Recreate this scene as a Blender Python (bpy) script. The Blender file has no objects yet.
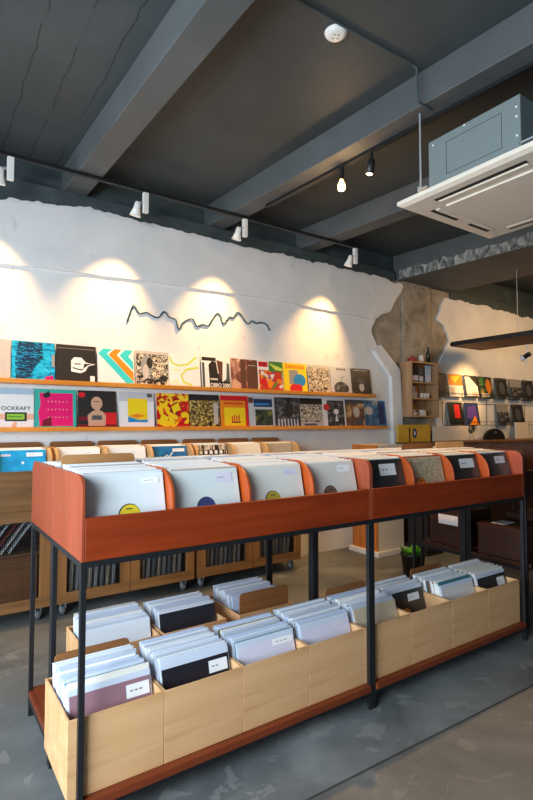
import bpy, bmesh, math, random
from mathutils import Vector, Matrix, noise as mnoise
random.seed(7)
S = bpy.context.scene
COL = S.collection
R = math.radians
PI = math.pi

# ------------------------------------------------------------------ camera, world, light, exposure
cam = bpy.data.cameras.new('camera')
cam.sensor_fit = 'HORIZONTAL'; cam.sensor_width = 36.0
cam.lens = 36.0 * 513.17 / 533.0
cam.clip_start = 0.02
co = bpy.data.objects.new('camera', cam); COL.objects.link(co)
co.location = (-0.483, -1.825, 1.394)
co.rotation_euler = (R(90 + 2.585), 0, R(55.544 - 90))
S.camera = co
S.view_settings.view_transform = 'Standard'
S.view_settings.look = 'None'
S.view_settings.gamma = 1.0
S.view_settings.use_curve_mapping = False
S.view_settings.exposure = 0.0

w = bpy.data.worlds.new('world'); S.world = w; w.use_nodes = True
bg = w.node_tree.nodes['Background']
bg.inputs[0].default_value = (0.60, 0.78, 1.0, 1); bg.inputs[1].default_value = 0.085

def area(name, loc, rot, sx, sy, power, col):
    l = bpy.data.lights.new(name, 'AREA'); l.shape = 'RECTANGLE'; l.size = sx; l.size_y = sy
    l.energy = power; l.color = col
    o = bpy.data.objects.new(name, l); COL.objects.link(o); o.location = loc; o.rotation_euler = rot
    return o
# daylight through the shopfront on the left and the open front behind the camera
area('shopfront_daylight', (-2.0, -1.25, 1.55), (R(70), 0, R(-76)), 2.0, 2.0, 225, (0.76, 0.89, 1.0))
area('side_fill', (-3.4, 0.9, 1.9), (R(90), 0, R(-90)), 2.4, 2.4, 85, (0.84, 0.92, 1.0))  # added unseen source that brightens the back wall
area('entrance_daylight', (-1.6, -4.6, 1.8), (R(90), 0, R(-12)), 3.0, 2.4, 12, (0.93, 0.97, 1.0))
# added warm fill, standing for unseen lamps further right in the shop
area('shop_fill', (6.4, 0.7, 3.1), (R(30), 0, R(8)), 3.0, 1.0, 50, (1.0, 0.60, 0.26))
WARM = (1.0, 0.57, 0.21)
SPOT_W = 135.0

# ------------------------------------------------------------------ materials
def rgb(r, g, b):
    f = lambda c: (c/255/12.92) if c/255 <= 0.04045 else ((c/255+0.055)/1.055)**2.4
    return (f(r), f(g), f(b), 1.0)
MATS = {}
def base_mat(name, rough=0.5, metal=0.0, spec=0.5):
    m = bpy.data.materials.new(name); m.use_nodes = True
    b = m.node_tree.nodes['Principled BSDF']
    b.inputs['Roughness'].default_value = rough; b.inputs['Metallic'].default_value = metal
    b.inputs['Specular IOR Level'].default_value = spec
    return m, m.node_tree, b
def plain(name, c, rough=0.5, metal=0.0, spec=0.5, var=0.06, scale=18.0, coat=0.0):
    """a colour with a little procedural unevenness"""
    if name in MATS: return MATS[name]
    m, t, b = base_mat(name, rough, metal, spec)
    tc = t.nodes.new('ShaderNodeTexCoord'); n = t.nodes.new('ShaderNodeTexNoise'); n.inputs['Scale'].default_value = scale
    n.inputs['Detail'].default_value = 4
    mr = t.nodes.new('ShaderNodeMapRange'); mr.inputs['To Min'].default_value = 1-var; mr.inputs['To Max'].default_value = 1+var
    h = t.nodes.new('ShaderNodeHueSaturation'); h.inputs['Color'].default_value = c
    t.links.new(tc.outputs['Object'], n.inputs['Vector']); t.links.new(n.outputs['Fac'], mr.inputs['Value'])
    t.links.new(mr.outputs['Result'], h.inputs['Value']); t.links.new(h.outputs['Color'], b.inputs['Base Color'])
    if coat: b.inputs['Coat Weight'].default_value = coat; b.inputs['Coat Roughness'].default_value = 0.15
    MATS[name] = m; return m
def ramp_mat(name, stops, scale=(10, 10, 10), rough=0.5, detail=4.0, distort=0.0, bump=0.0, tex='NOISE', coat=0.0, constant=False, spec=0.5, coords='Object'):
    if name in MATS: return MATS[name]
    m, t, b = base_mat(name, rough, 0, spec)
    tc = t.nodes.new('ShaderNodeTexCoord'); mp = t.nodes.new('ShaderNodeMapping'); mp.inputs['Scale'].default_value = scale
    t.links.new(tc.outputs[coords], mp.inputs['Vector'])
    if tex == 'NOISE':
        n = t.nodes.new('ShaderNodeTexNoise'); n.inputs['Scale'].default_value = 1.0; n.inputs['Detail'].default_value = detail; n.inputs['Distortion'].default_value = distort; out = n.outputs['Fac']
    elif tex == 'VORONOI':
        n = t.nodes.new('ShaderNodeTexVoronoi'); n.inputs['Scale'].default_value = 1.0; sx = t.nodes.new('ShaderNodeSeparateColor'); t.links.new(n.outputs['Color'], sx.inputs[0]); out = sx.outputs[0]
    else:
        n = t.nodes.new('ShaderNodeTexWave'); n.inputs['Scale'].default_value = 1.0; n.inputs['Distortion'].default_value = distort; n.inputs['Detail'].default_value = detail; out = n.outputs['Fac']
    t.links.new(mp.outputs['Vector'], n.inputs['Vector'])
    r = t.nodes.new('ShaderNodeValToRGB'); cr = r.color_ramp
    if constant: cr.interpolation = 'CONSTANT'
    while len(cr.elements) < len(stops): cr.elements.new(0.5)
    for e, (p, c) in zip(cr.elements, stops): e.position = p; e.color = c
    t.links.new(out, r.inputs['Fac']); t.links.new(r.outputs['Color'], b.inputs['Base Color'])
    if bump:
        bp = t.nodes.new('ShaderNodeBump'); bp.inputs['Strength'].default_value = bump; bp.inputs['Distance'].default_value = 0.01
        t.links.new(out, bp.inputs['Height']); t.links.new(bp.outputs['Normal'], b.inputs['Normal'])
    if coat: b.inputs['Coat Weight'].default_value = coat; b.inputs['Coat Roughness'].default_value = 0.12
    MATS[name] = m; return m
def wood(name, dark, light, axis='X', rough=0.45, coat=0.0, k=1.0):
    sc = {'X': (1.6*k, 22*k, 22*k), 'Y': (22*k, 1.6*k, 22*k), 'Z': (22*k, 22*k, 1.6*k)}[axis]
    return ramp_mat(name, [(0.3, dark), (0.5, tuple((a+b)/2 for a, b in zip(dark, light))), (0.72, light)], sc, rough, 7, 0.6, 0.05, coat=coat)

M_red = wood('mahogany_stain', rgb(120, 38, 5), rgb(146, 53, 11), 'X', 0.45)
M_redside = wood('mahogany_daylit_side', rgb(138, 58, 30), rgb(164, 76, 46), 'Z', 0.36)  # paler, pinker copy of the front's wood, with daylight painted in
M_div = wood('mahogany_divider', rgb(158, 62, 14), rgb(184, 82, 26), 'Z', 0.42)
M_redbase = wood('mahogany_base', rgb(98, 38, 12), rgb(124, 52, 20), 'X', 0.45)
M_dark = wood('dark_walnut', rgb(46, 22, 12), rgb(64, 32, 18), 'X', 0.4)
M_ply = wood('birch_plywood', rgb(200, 150, 100), rgb(224, 178, 130), 'X', 0.55, k=0.8)
M_cab = wood('oak_cabinet', rgb(100, 68, 36), rgb(136, 96, 56), 'X', 0.5)
M_cabv = wood('oak_cabinet_upright', rgb(108, 72, 36), rgb(144, 100, 56), 'Z', 0.5)
M_card = wood('brown_fibreboard', rgb(120, 74, 36), rgb(146, 96, 52), 'X', 0.6)
M_card2 = wood('light_brown_board', rgb(150, 104, 60), rgb(172, 126, 78), 'X', 0.6)
M_tan = wood('tan_plywood', rgb(186, 140, 88), rgb(208, 166, 112), 'Z', 0.55)
M_ledge = wood('amber_pine', rgb(196, 120, 34), rgb(224, 150, 58), 'X', 0.45)
M_steel = plain('black_steel', rgb(24, 26, 29), 0.42, 0.0, 0.5, 0.1)
M_black = plain('black_plastic', rgb(20, 20, 21), 0.5)
M_white = plain('white_metal', rgb(232, 232, 230), 0.4)
M_cream = plain('cream_plastic', rgb(226, 216, 200), 0.45)
M_galv = plain('galvanised_sheet', rgb(128, 140, 140), 0.42, 0.2, 0.5, 0.05)
M_slot = plain('dark_slot', rgb(30, 29, 28), 0.7)
M_wheel = plain('grey_caster', rgb(176, 180, 184), 0.35, 0.3)
M_tyre = plain('caster_rubber', rgb(86, 90, 94), 0.5)
M_sticker = plain('white_sticker', rgb(240, 240, 240), 0.5, var=0.02)
M_ink = plain('ink', rgb(48, 46, 50), 0.6)
M_mark = plain('sticker_print', rgb(110, 108, 116), 0.6)
M_teal = plain('teal_black_wire', rgb(26, 76, 96), 0.45)

def node(t, kind, **kw):
    n = t.nodes.new(kind)
    for k, v in kw.items(): setattr(n, k, v)
    return n
def mth(t, op, a, b=None, c=None):
    n = t.nodes.new('ShaderNodeMath'); n.operation = op
    for i, v in enumerate((a, b, c)):
        if v is None: continue
        if isinstance(v, (int, float)): n.inputs[i].default_value = v
        else: t.links.new(v, n.inputs[i])
    return n.outputs[0]
def mixc(t, f, a, b):
    n = t.nodes.new('ShaderNodeMix'); n.data_type = 'RGBA'
    if isinstance(f, (int, float)): n.inputs[0].default_value = f
    else: t.links.new(f, n.inputs[0])
    for i, v in ((6, a), (7, b)):
        if isinstance(v, tuple): n.inputs[i].default_value = v
        else: t.links.new(v, n.inputs[i])
    return n.outputs[2]
def nz(t, vec, scale, detail=5, distort=0.0, rough=0.55):
    n = t.nodes.new('ShaderNodeTexNoise'); n.inputs['Scale'].default_value = scale; n.inputs['Detail'].default_value = detail
    n.inputs['Distortion'].default_value = distort; n.inputs['Roughness'].default_value = rough
    if vec is not None: t.links.new(vec, n.inputs['Vector'])
    return n.outputs['Fac']
def ramp(t, v, stops):
    r = t.nodes.new('ShaderNodeValToRGB'); cr = r.color_ramp
    while len(cr.elements) < len(stops): cr.elements.new(0.5)
    for e, (p, c) in zip(cr.elements, stops): e.position = p; e.color = c
    t.links.new(v, r.inputs['Fac']); return r.outputs['Color']
def bumpit(t, b, h, strength, dist=0.01):
    bp = t.nodes.new('ShaderNodeBump'); bp.inputs['Strength'].default_value = strength; bp.inputs['Distance'].default_value = dist
    t.links.new(h, bp.inputs['Height']); t.links.new(bp.outputs['Normal'], b.inputs['Normal'])

def floor_mat():
    m, t, b = base_mat('trowelled_concrete', 0.42)
    g = t.nodes.new('ShaderNodeTexCoord').outputs['Object']
    sx = t.nodes.new('ShaderNodeSeparateXYZ'); t.links.new(g, sx.inputs[0])
    a = ramp(t, nz(t, g, 1.6, 8, 0.8), [(0.3, rgb(76, 80, 81)), (0.5, rgb(102, 106, 106)), (0.72, rgb(128, 131, 130))])
    # pale trowel scrawls
    wv = nz(t, g, 2.4, 2, 2.2)
    line = mth(t, 'ABSOLUTE', mth(t, 'SUBTRACT', wv, 0.5))
    ln = mth(t, 'LESS_THAN', line, 0.006)
    msk = mth(t, 'GREATER_THAN', nz(t, g, 1.1, 2), 0.5)
    a = mixc(t, mth(t, 'MULTIPLY', mth(t, 'MULTIPLY', ln, msk), 0.13), a, rgb(176, 172, 164))
    a = mixc(t, mth(t, 'MULTIPLY', mth(t, 'GREATER_THAN', nz(t, g, 5.0, 6, 1.0), 0.62), 0.25), a, rgb(168, 166, 160))
    # warm light painted brown on the near side of the saw-cut joint
    yy = mth(t, 'ADD', sx.outputs['Y'], mth(t, 'MULTIPLY', sx.outputs['X'], 0.02))
    near = mth(t, 'LESS_THAN', yy, -0.275)
    a = mixc(t, mth(t, 'MULTIPLY', near, 0.35), a, rgb(80, 68, 54))
    # the joint itself
    j = mth(t, 'LESS_THAN', mth(t, 'ABSOLUTE', mth(t, 'ADD', yy, 0.275)), 0.006)
    a = mixc(t, mth(t, 'MULTIPLY', j, 0.75), a, rgb(40, 40, 38))
    t.links.new(a, b.inputs['Base Color'])
    rr = mth(t, 'ADD', mth(t, 'MULTIPLY', nz(t, g, 3.0, 5), 0.4), 0.22); t.links.new(rr, b.inputs['Roughness'])
    bumpit(t, b, nz(t, g, 9.0, 6), 0.12)
    return m
def ceil_mat():
    m, t, b = base_mat('grey_painted_concrete', 0.62, 0, 0.35)
    g = t.nodes.new('ShaderNodeTexCoord').outputs['Object']
    sx = t.nodes.new('ShaderNodeSeparateXYZ'); t.links.new(g, sx.inputs[0])
    a = ramp(t, nz(t, g, 1.3, 6, 0.4), [(0.3, rgb(60, 67, 69)), (0.7, rgb(74, 81, 83))])
    # board joints left by the formwork, with ragged filler
    wob = mth(t, 'MULTIPLY', mth(t, 'SUBTRACT', nz(t, g, 6.0, 5), 0.5), 0.05)
    fx = mth(t, 'FRACT', mth(t, 'DIVIDE', mth(t, 'ADD', mth(t, 'ADD', sx.outputs['X'], 10.0 - 0.175), wob), 0.197))
    d = mth(t, 'MINIMUM', fx, mth(t, 'SUBTRACT', 1.0, fx))
    ln = mth(t, 'LESS_THAN', d, 0.024)
    fade = mth(t, 'GREATER_THAN', nz(t, g, 1.7, 3), 0.40)
    left = mth(t, 'LESS_THAN', sx.outputs['X'], 0.6)
    k = mth(t, 'MULTIPLY', ln, mth(t, 'ADD', mth(t, 'MULTIPLY', mth(t, 'MULTIPLY', fade, left), 0.55), 0.18))
    a = mixc(t, k, a, rgb(34, 39, 41))
    t.links.new(a, b.inputs['Base Color'])
    bumpit(t, b, nz(t, g, 30.0, 6), 0.15)
    return m
def beam_mat():
    m, t, b = base_mat('grey_painted_beam', 0.6, 0, 0.35)
    g = t.nodes.new('ShaderNodeTexCoord').outputs['Object']
    a = ramp(t, nz(t, g, 2.2, 6, 0.4), [(0.3, rgb(78, 82, 83)), (0.7, rgb(92, 96, 97))])
    t.links.new(a, b.inputs['Base Color']); bumpit(t, b, nz(t, g, 40.0, 6), 0.12)
    return m
def plaster_mat():
    m, t, b = base_mat('white_plaster', 0.75, 0, 0.3)
    g = t.nodes.new('ShaderNodeTexCoord').outputs['Object']
    a = ramp(t, nz(t, g, 2.0, 8, 0.6), [(0.3, rgb(222, 222, 222)), (0.7, rgb(238, 237, 234))])
    k = mth(t, 'GREATER_THAN', nz(t, g, 7.0, 7, 0.6), 0.66)
    a = mixc(t, mth(t, 'MULTIPLY', k, 0.25), a, rgb(180, 178, 174))
    t.links.new(a, b.inputs['Base Color']); bumpit(t, b, nz(t, g, 11.0, 8), 0.22)
    return m
def concrete_mat():
    m, t, b = base_mat('bare_concrete', 0.85, 0, 0.25)
    g = t.nodes.new('ShaderNodeTexCoord').outputs['Object']
    a = ramp(t, nz(t, g, 3.2, 9, 0.8), [(0.25, rgb(112, 104, 92)), (0.5, rgb(156, 147, 132)), (0.75, rgb(186, 176, 160))])
    k = mth(t, 'GREATER_THAN', nz(t, g, 22.0, 6), 0.63)
    a = mixc(t, mth(t, 'MULTIPLY', k, 0.5), a, rgb(88, 80, 70))
    t.links.new(a, b.inputs['Base Color']); bumpit(t, b, nz(t, g, 16.0, 9), 0.6)
    return m
M_floor, M_ceil, M_beam, M_plaster, M_conc = floor_mat(), ceil_mat(), beam_mat(), plaster_mat(), concrete_mat()
M_band = ramp_mat('dark_band_paint', [(0.3, rgb(52, 63, 66)), (0.6, rgb(66, 77, 80)), (0.72, rgb(80, 90, 92))], (4, 4, 9), 0.7, 8, 0.5, 0.3)
M_rough = ramp_mat('broken_concrete', [(0.35, rgb(60, 68, 70)), (0.48, rgb(120, 124, 120)), (0.62, rgb(168, 166, 158))], (14, 14, 9), 0.85, 9, 1.0, 0.8)

# ------------------------------------------------------------------ mesh helpers
class MB:
    def __init__(s): s.v = []; s.f = []; s.m = []; s.mats = []; s.smooth = []
    def mi(s, m):
        if m not in s.mats: s.mats.append(m)
        return s.mats.index(m)
    def add(s, vs, fs, m, smooth=False):
        o = len(s.v); i = s.mi(m); s.v += [tuple(v) for v in vs]
        for f in fs: s.f.append(tuple(o+k for k in f)); s.m.append(i); s.smooth.append(smooth)
        return s
    def box(s, a, b, m, mat=None):
        (x0, y0, z0), (x1, y1, z1) = a, b
        vs = [(x0, y0, z0), (x1, y0, z0), (x1, y1, z0), (x0, y1, z0), (x0, y0, z1), (x1, y0, z1), (x1, y1, z1), (x0, y1, z1)]
        if mat is not None: vs = [tuple(mat @ Vector(v)) for v in vs]
        return s.add(vs, [(3, 2, 1, 0), (4, 5, 6, 7), (0, 1, 5, 4), (1, 2, 6, 5), (2, 3, 7, 6), (3, 0, 4, 7)], m)
    def prism(s, pts, axis, a, b, m):
        """polygon pts (2D) extruded along axis from a to b"""
        def p3(p, h):
            return {'X': (h, p[0], p[1]), 'Y': (p[0], h, p[1]), 'Z': (p[0], p[1], h)}[axis]
        n = len(pts); ar = sum(pts[i][0]*pts[(i+1) % n][1]-pts[(i+1) % n][0]*pts[i][1] for i in range(n))
        if (ar < 0) != (axis == 'Y'): pts = pts[::-1]
        vs = [p3(p, a) for p in pts]+[p3(p, b) for p in pts]
        fs = [tuple(range(n-1, -1, -1)), tuple(range(n, 2*n))]+[(i, (i+1) % n, n+(i+1) % n, n+i) for i in range(n)]
        return s.add(vs, fs, m)
    def tube(s, path, r, m, n=8, caps=True):
        P = [Vector(p) for p in path]; k = len(P); rs = r if isinstance(r, (list, tuple)) else [r]*k
        vs = []; up0 = None
        for i, p in enumerate(P):
            d = (P[min(i+1, k-1)]-P[max(i-1, 0)]).normalized()
            u = Vector((0, 0, 1)) if abs(d.z) < 0.9 else Vector((1, 0, 0))
            if up0 is not None: u = up0
            a = d.cross(u)
            if a.length < 1e-4: a = d.cross(Vector((0, 1, 0.3)))
            a.normalize(); b = a.cross(d).normalized(); up0 = b
            for j in range(n):
                q = 2*PI*j/n; vs.append(tuple(p+(a*math.cos(q)+b*math.sin(q))*rs[i]))
        fs = [(i*n+j, i*n+(j+1) % n, (i+1)*n+(j+1) % n, (i+1)*n+j) for i in range(k-1) for j in range(n)]
        s.add(vs, fs, m, True)
        if caps: s.add(vs[:n], [tuple(range(n-1, -1, -1))], m); s.add(vs[-n:], [tuple(range(n))], m)
        return s
    def lathe(s, prof, m, n=24, mat=None):
        """profile (r, z) turned about Z"""
        vs = [(r*math.cos(2*PI*j/n), r*math.sin(2*PI*j/n), z) for r, z in prof for j in range(n)]
        if mat is not None: vs = [tuple(mat @ Vector(v)) for v in vs]
        fs = [(i*n+j, i*n+(j+1) % n, (i+1)*n+(j+1) % n, (i+1)*n+j) for i in range(len(prof)-1) for j in range(n)]
        return s.add(vs, fs, m, True)
    def disc(s, c, r, axis_mat, m, n=24, t=0.0):
        vs = [tuple(axis_mat @ Vector((c[0]+r*math.cos(2*PI*j/n), c[1]+r*math.sin(2*PI*j/n), t))) for j in range(n)]
        return s.add(vs, [tuple(range(n))], m)
    def build(s, name, parent=None, loc=None, rot=None, bevel=0.0):
        me = bpy.data.meshes.new(name); me.from_pydata(s.v, [], s.f)
        for m in s.mats: me.materials.append(m)
        for p, i, sm in zip(me.polygons, s.m, s.smooth): p.material_index = i; p.use_smooth = sm
        me.update()
        o = bpy.data.objects.new(name, me); COL.objects.link(o)
        if parent: o.parent = parent
        if loc: o.location = loc
        if rot: o.rotation_euler = rot
        if bevel:
            bv = o.modifiers.new('bevel', 'BEVEL'); bv.width = bevel; bv.segments = 2; bv.limit_method = 'ANGLE'
        return o
def tag(o, label=None, cat=None, group=None, kind=None):
    if label: o['label'] = label
    if cat: o['category'] = cat
    if group: o['group'] = group
    if kind: o['kind'] = kind
    return o
def empty(name, loc=(0, 0, 0), rz=0.0):
    o = bpy.data.objects.new(name, None); COL.objects.link(o); o.location = loc; o.rotation_euler = (0, 0, rz); o.empty_display_size = 0.1
    return o
def dup_tree(o, parent=None):
    c = o.copy(); COL.objects.link(c)
    if parent: c.parent = parent
    for ch in list(o.children): dup_tree(ch, c)
    return c
def one(name, fn, m=None, bevel=0.0, parent=None):
    b = MB(); fn(b); return b.build(name, parent, bevel=bevel)
def struct(name, fn, bevel=0.0):
    o = one(name, fn, bevel=bevel); o['kind'] = 'structure'; return o
def text_mesh(txt, size, width=None, bold=False):
    c = bpy.data.curves.new('t', 'FONT'); c.body = txt; c.size = size; c.align_x = 'CENTER'; c.align_y = 'BOTTOM_BASELINE'
    if bold: c.offset = size*0.02
    o = bpy.data.objects.new('t', c); COL.objects.link(o)
    dg = bpy.context.evaluated_depsgraph_get(); ev = o.evaluated_get(dg); me = ev.to_mesh()
    vs = [tuple(v.co) for v in me.vertices]; fs = [tuple(p.vertices) for p in me.polygons]; ev.to_mesh_clear()
    bpy.data.objects.remove(o); bpy.data.curves.remove(c)
    if width:
        x0 = min(v[0] for v in vs); x1 = max(v[0] for v in vs); k = width/(x1-x0); vs = [(v[0]*k, v[1], v[2]) for v in vs]
    return vs, fs

# ------------------------------------------------------------------ the room
XL, XR, YF, YB, ZC = -3.6, 10.0, -5.2, 2.62, 3.50
struct('floor', lambda b: b.box((XL, YF, -0.12), (XR, YB, 0), M_floor))
struct('ceiling', lambda b: b.box((XL, YF, ZC), (XR, YB, ZC+0.2), M_ceil))
struct('wall_back', lambda b: b.box((XL, YB-0.05, 0), (XR, YB+0.15, ZC), M_band))
struct('wall_right', lambda b: b.box((XR, YF, -0.12), (XR+0.15, YB+0.15, ZC+0.2), M_band))
# painted bond beam on top of the plaster; the ceiling beams rest on it
struct('wall_bond_beam', lambda b: (b.box((XL, 2.485, 3.10), (4.42, 2.569, 3.285), M_band), b.box((5.52, 2.485, 3.04), (XR, 2.569, 3.2), M_band)))
def beam(x0, x1, zb, yaw, name='ceiling_beam', m=None):
    b = MB(); xm = (x0+x1)/2; h = (x1-x0)/2
    mt = Matrix.Translation((xm, 2.50, 0)) @ Matrix.Rotation(R(yaw), 4, 'Z')
    b.box((-h, -8.4, zb), (h, 0.09, ZC-0.001), m or M_beam, mt)
    o = b.build(name, bevel=0.006); o['kind'] = 'structure'; return o
beam(0.475, 0.66, 3.29, 1.7)
beam(1.80, 1.975, 3.29, 4.0)
beam(2.93, 3.115, 3.29, 5.5)
beam(4.46, 5.52, 3.18, 5.0)
def ragged_strip(b):   # chipped side of the wide beam, bare aggregate showing
    mt = Matrix.Translation((4.99, 2.50, 0)) @ Matrix.Rotation(R(5.0), 4, 'Z')
    n = 60; vs = []; fs = []
    for i in range(n+1):
        y = -2.6*i/n
        zt = 3.30+0.035*mnoise.noise((y*6, 3.1, 0))+0.03*mnoise.noise((y*19, 1.1, 0))
        for q, z in ((0, 3.183), (1, 3.24), (2, zt)):
            x = -0.534-0.012*abs(mnoise.noise((y*14, z*20, 2)))*(1 if q == 1 else 0.2)
            vs.append(tuple(mt @ Vector((x, y, z))))
    for i in range(n):
        for q in (0, 1): fs.append((i*3+q, i*3+q+1, (i+1)*3+q+1, (i+1)*3+q))
    b.add(vs, fs, M_rough)
struct('trim_1', ragged_strip)
# exposed concrete column
def column(b):
    b.box((3.9, 2.50, 0), (5.62, 2.569, 3.179), M_conc)
    b.box((4.55, 2.47, 1.05), (5.08, 2.50, 3.179), M_conc)
struct('pillar', column)
def ragged(pts, amp, step=0.05, seed=0):
    out = []
    for i in range(len(pts)-1):
        a, c = Vector(pts[i]), Vector(pts[i+1]); n = max(1, int((c-a).length/step)); nn = Vector((-(c-a).y, (c-a).x)).normalized()
        for k in range(n):
            p = a.lerp(c, k/n); q = amp*(mnoise.noise((p.x*5, p.y*5, seed))+0.6*mnoise.noise((p.x*17, p.y*17, seed+3))+0.35*mnoise.noise((p.x*43, p.y*43, seed+5)))
            out.append(tuple(p+nn*q))
    out.append(pts[-1]); return out
L_edge = [(4.45, 0.0), (4.45, 1.2), (4.40, 2.03), (4.07, 2.31), (3.99, 2.50), (4.06, 2.66), (4.33, 2.77), (4.58, 3.13)]
topL = [(4.58, 3.13), (4.2, 3.165), (3.2, 3.165), (2.2, 3.16), (1.2, 3.175), (0.6, 3.185), (0.0, 3.10), (-1.5, 3.09), (XL, 3.09)]
struct('wall_back_plaster', lambda b: b.prism(ragged(L_edge[1:], 0.018, 0.04, 1)[:-1]+ragged(topL, 0.03, 0.04, 2)+[(XL, 0.0), (4.45, 0.0)], 'Y', 2.475, 2.569, M_plaster))
lowc = [(XL, 2.58), (0.0, 2.60), (1.1, 2.642), (2.5, 2.668), (3.95, 2.632)]
struct('wall_back_upper_plaster', lambda b: b.prism(ragged(lowc, 0.006, 0.06, 5)[:-1]+ragged([(3.95, 2.632), (4.08, 2.69), (4.30, 2.79), (4.54, 3.12)], 0.015, 0.04, 6)[:-1]+ragged([(4.54, 3.12), (3.2, 3.14), (2.2, 3.135), (1.2, 3.15), (0.6, 3.16), (0, 3.08), (XL, 3.07)], 0.03, 0.04, 7), 'Y', 2.452, 2.476, M_plaster))
# thicker plaster lip down the column side
lip_o = [(4.47, 0.0), (4.47, 1.2), (4.42, 2.05), (4.09, 2.33)]
lip_i = [(3.97, 2.26), (4.27, 1.96), (4.30, 1.2), (4.30, 0.0)]
struct('trim_2', lambda b: b.prism(lip_o+lip_i, 'Y', 2.42, 2.476, M_plaster))
R_edge = [(5.20, 0.0), (5.20, 1.2), (5.17, 2.08), (5.31, 2.28), (5.48, 2.52), (5.37, 2.72), (5.21, 2.78), (5.39, 3.09)]
topR = [(5.39, 3.09), (6.2, 3.10), (7.2, 3.06), (8.2, 3.09), (XR, 3.08)]
struct('wall_back_right_plaster', lambda b: b.prism(ragged(R_edge[1:], 0.02, 0.04, 8)[:-1]+ragged(topR, 0.03, 0.04, 9)+[(XR, 0.0), (5.20, 0.0)], 'Y', 2.475, 2.569, M_plaster))

# ------------------------------------------------------------------ record display racks
def side_profile(y0, y1, z0, z1, r, rb=0.015, front_low=None):
    """(y,z) outline: rounded front-top corner of radius r, small round at the back"""
    pts = [(y0, z0), (y1, z0)]
    pts += [(y1-rb+rb*math.cos(q), z1-rb+rb*math.sin(q)) for q in [PI/2*i/4 for i in range(5)]]
    pts += [(y0+r+r*math.cos(q), z1-r+r*math.sin(q)) for q in [PI/2+PI/2*i/8 for i in range(9)]]
    return pts
RL, RD = 1.40, 0.45
def make_rack(front_m, side_m, div_m, base_m, base_z=0.09):
    e = empty('record_display_rack')
    one('bin_floor', lambda b: b.box((0.02, 0.02, 0.893), (RL-0.02, RD-0.021, 0.897), div_m), parent=e)
    one('front_panel', lambda b: b.box((0.012, 0.0, 0.916), (RL-0.012, 0.014, 1.066), front_m), parent=e, bevel=0.003)
    one('back_panel', lambda b: b.box((0.012, RD-0.013, 0.916), (RL-0.012, RD-0.001, 1.19), front_m), parent=e)
    for x in (0.0, RL-0.012):
        one('side_panel', lambda b: b.prism(side_profile(0.0, RD-0.005, 0.916, 1.212, 0.055), 'X', x, x+0.012, side_m), parent=e, bevel=0.002)
    for k in (1, 2, 3):
        x = RL*k/4-0.006
        one('divider', lambda b: b.prism(side_profile(0.020, RD-0.021, 0.897, 1.216, 0.13), 'X', x, x+0.012, div_m), parent=e, bevel=0.002)
    t = 0.02
    for x in (0, RL-t):
        for y in (0.0, RD-t-0.001):
            one('leg', lambda b: b.box((x, y, 0.0), (x+t, y+t, 0.896), M_steel), parent=e, bevel=0.0015)
    def ring(b, z):
        b.box((0, 0, z), (RL, t, z+t), M_steel); b.box((0, RD-t-0.001, z), (RL, RD-0.001, z+t), M_steel)
        b.box((0, t, z), (t, RD-t-0.001, z+t), M_steel); b.box((RL-t, t, z), (RL, RD-t-0.001, z+t), M_steel)
    one('top_rail', lambda b: ring(b, 0.896), parent=e)
    def low(b):
        z = base_z-0.02
        b.box((t, 0, z), (RL-t, t, z+t), M_steel); b.box((t, RD-t-0.001, z), (RL-t, RD-0.001, z+t), M_steel)
        b.box((0, t, z), (t, RD-t-0.001, z+t), M_steel); b.box((RL-t, t, z), (RL, RD-t-0.001, z+t), M_steel)
    one('bottom_rail', low, parent=e)
    def shelf(b):
        b.box((t, -0.012, base_z), (RL-t, RD-0.001, base_z+0.03), base_m)
        b.box((0.0, t, base_z), (t, RD-t-0.001, base_z+0.03), base_m); b.box((RL-t, t, base_z), (RL, RD-t-0.001, base_z+0.03), base_m)
    one('base_shelf', shelf, parent=e, bevel=0.003)
    return e
rack = make_rack(M_red, M_redside, M_div, M_redbase)
RG = 'red wooden record racks on black steel legs'
tag(rack, 'near red-brown record rack, front left unit above the plywood crates with pale sleeves', 'record rack', RG)
r2 = dup_tree(rack); r2.location = (RL, 0, 0); tag(r2, 'right-hand front unit of the red record rack, with a dark sleeve first', 'record rack', RG)
r3 = dup_tree(rack); r3.location = (RL, 0.9, 0); r3.rotation_euler = (0, 0, PI); tag(r3, 'left unit of the red record rack facing the wall shelves, behind the front row', 'record rack', RG)
r4 = dup_tree(rack); r4.location = (2*RL, 0.9, 0); r4.rotation_euler = (0, 0, PI); tag(r4, 'right unit of the red record rack facing the wall, nearest the pillar', 'record rack', RG)

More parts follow.
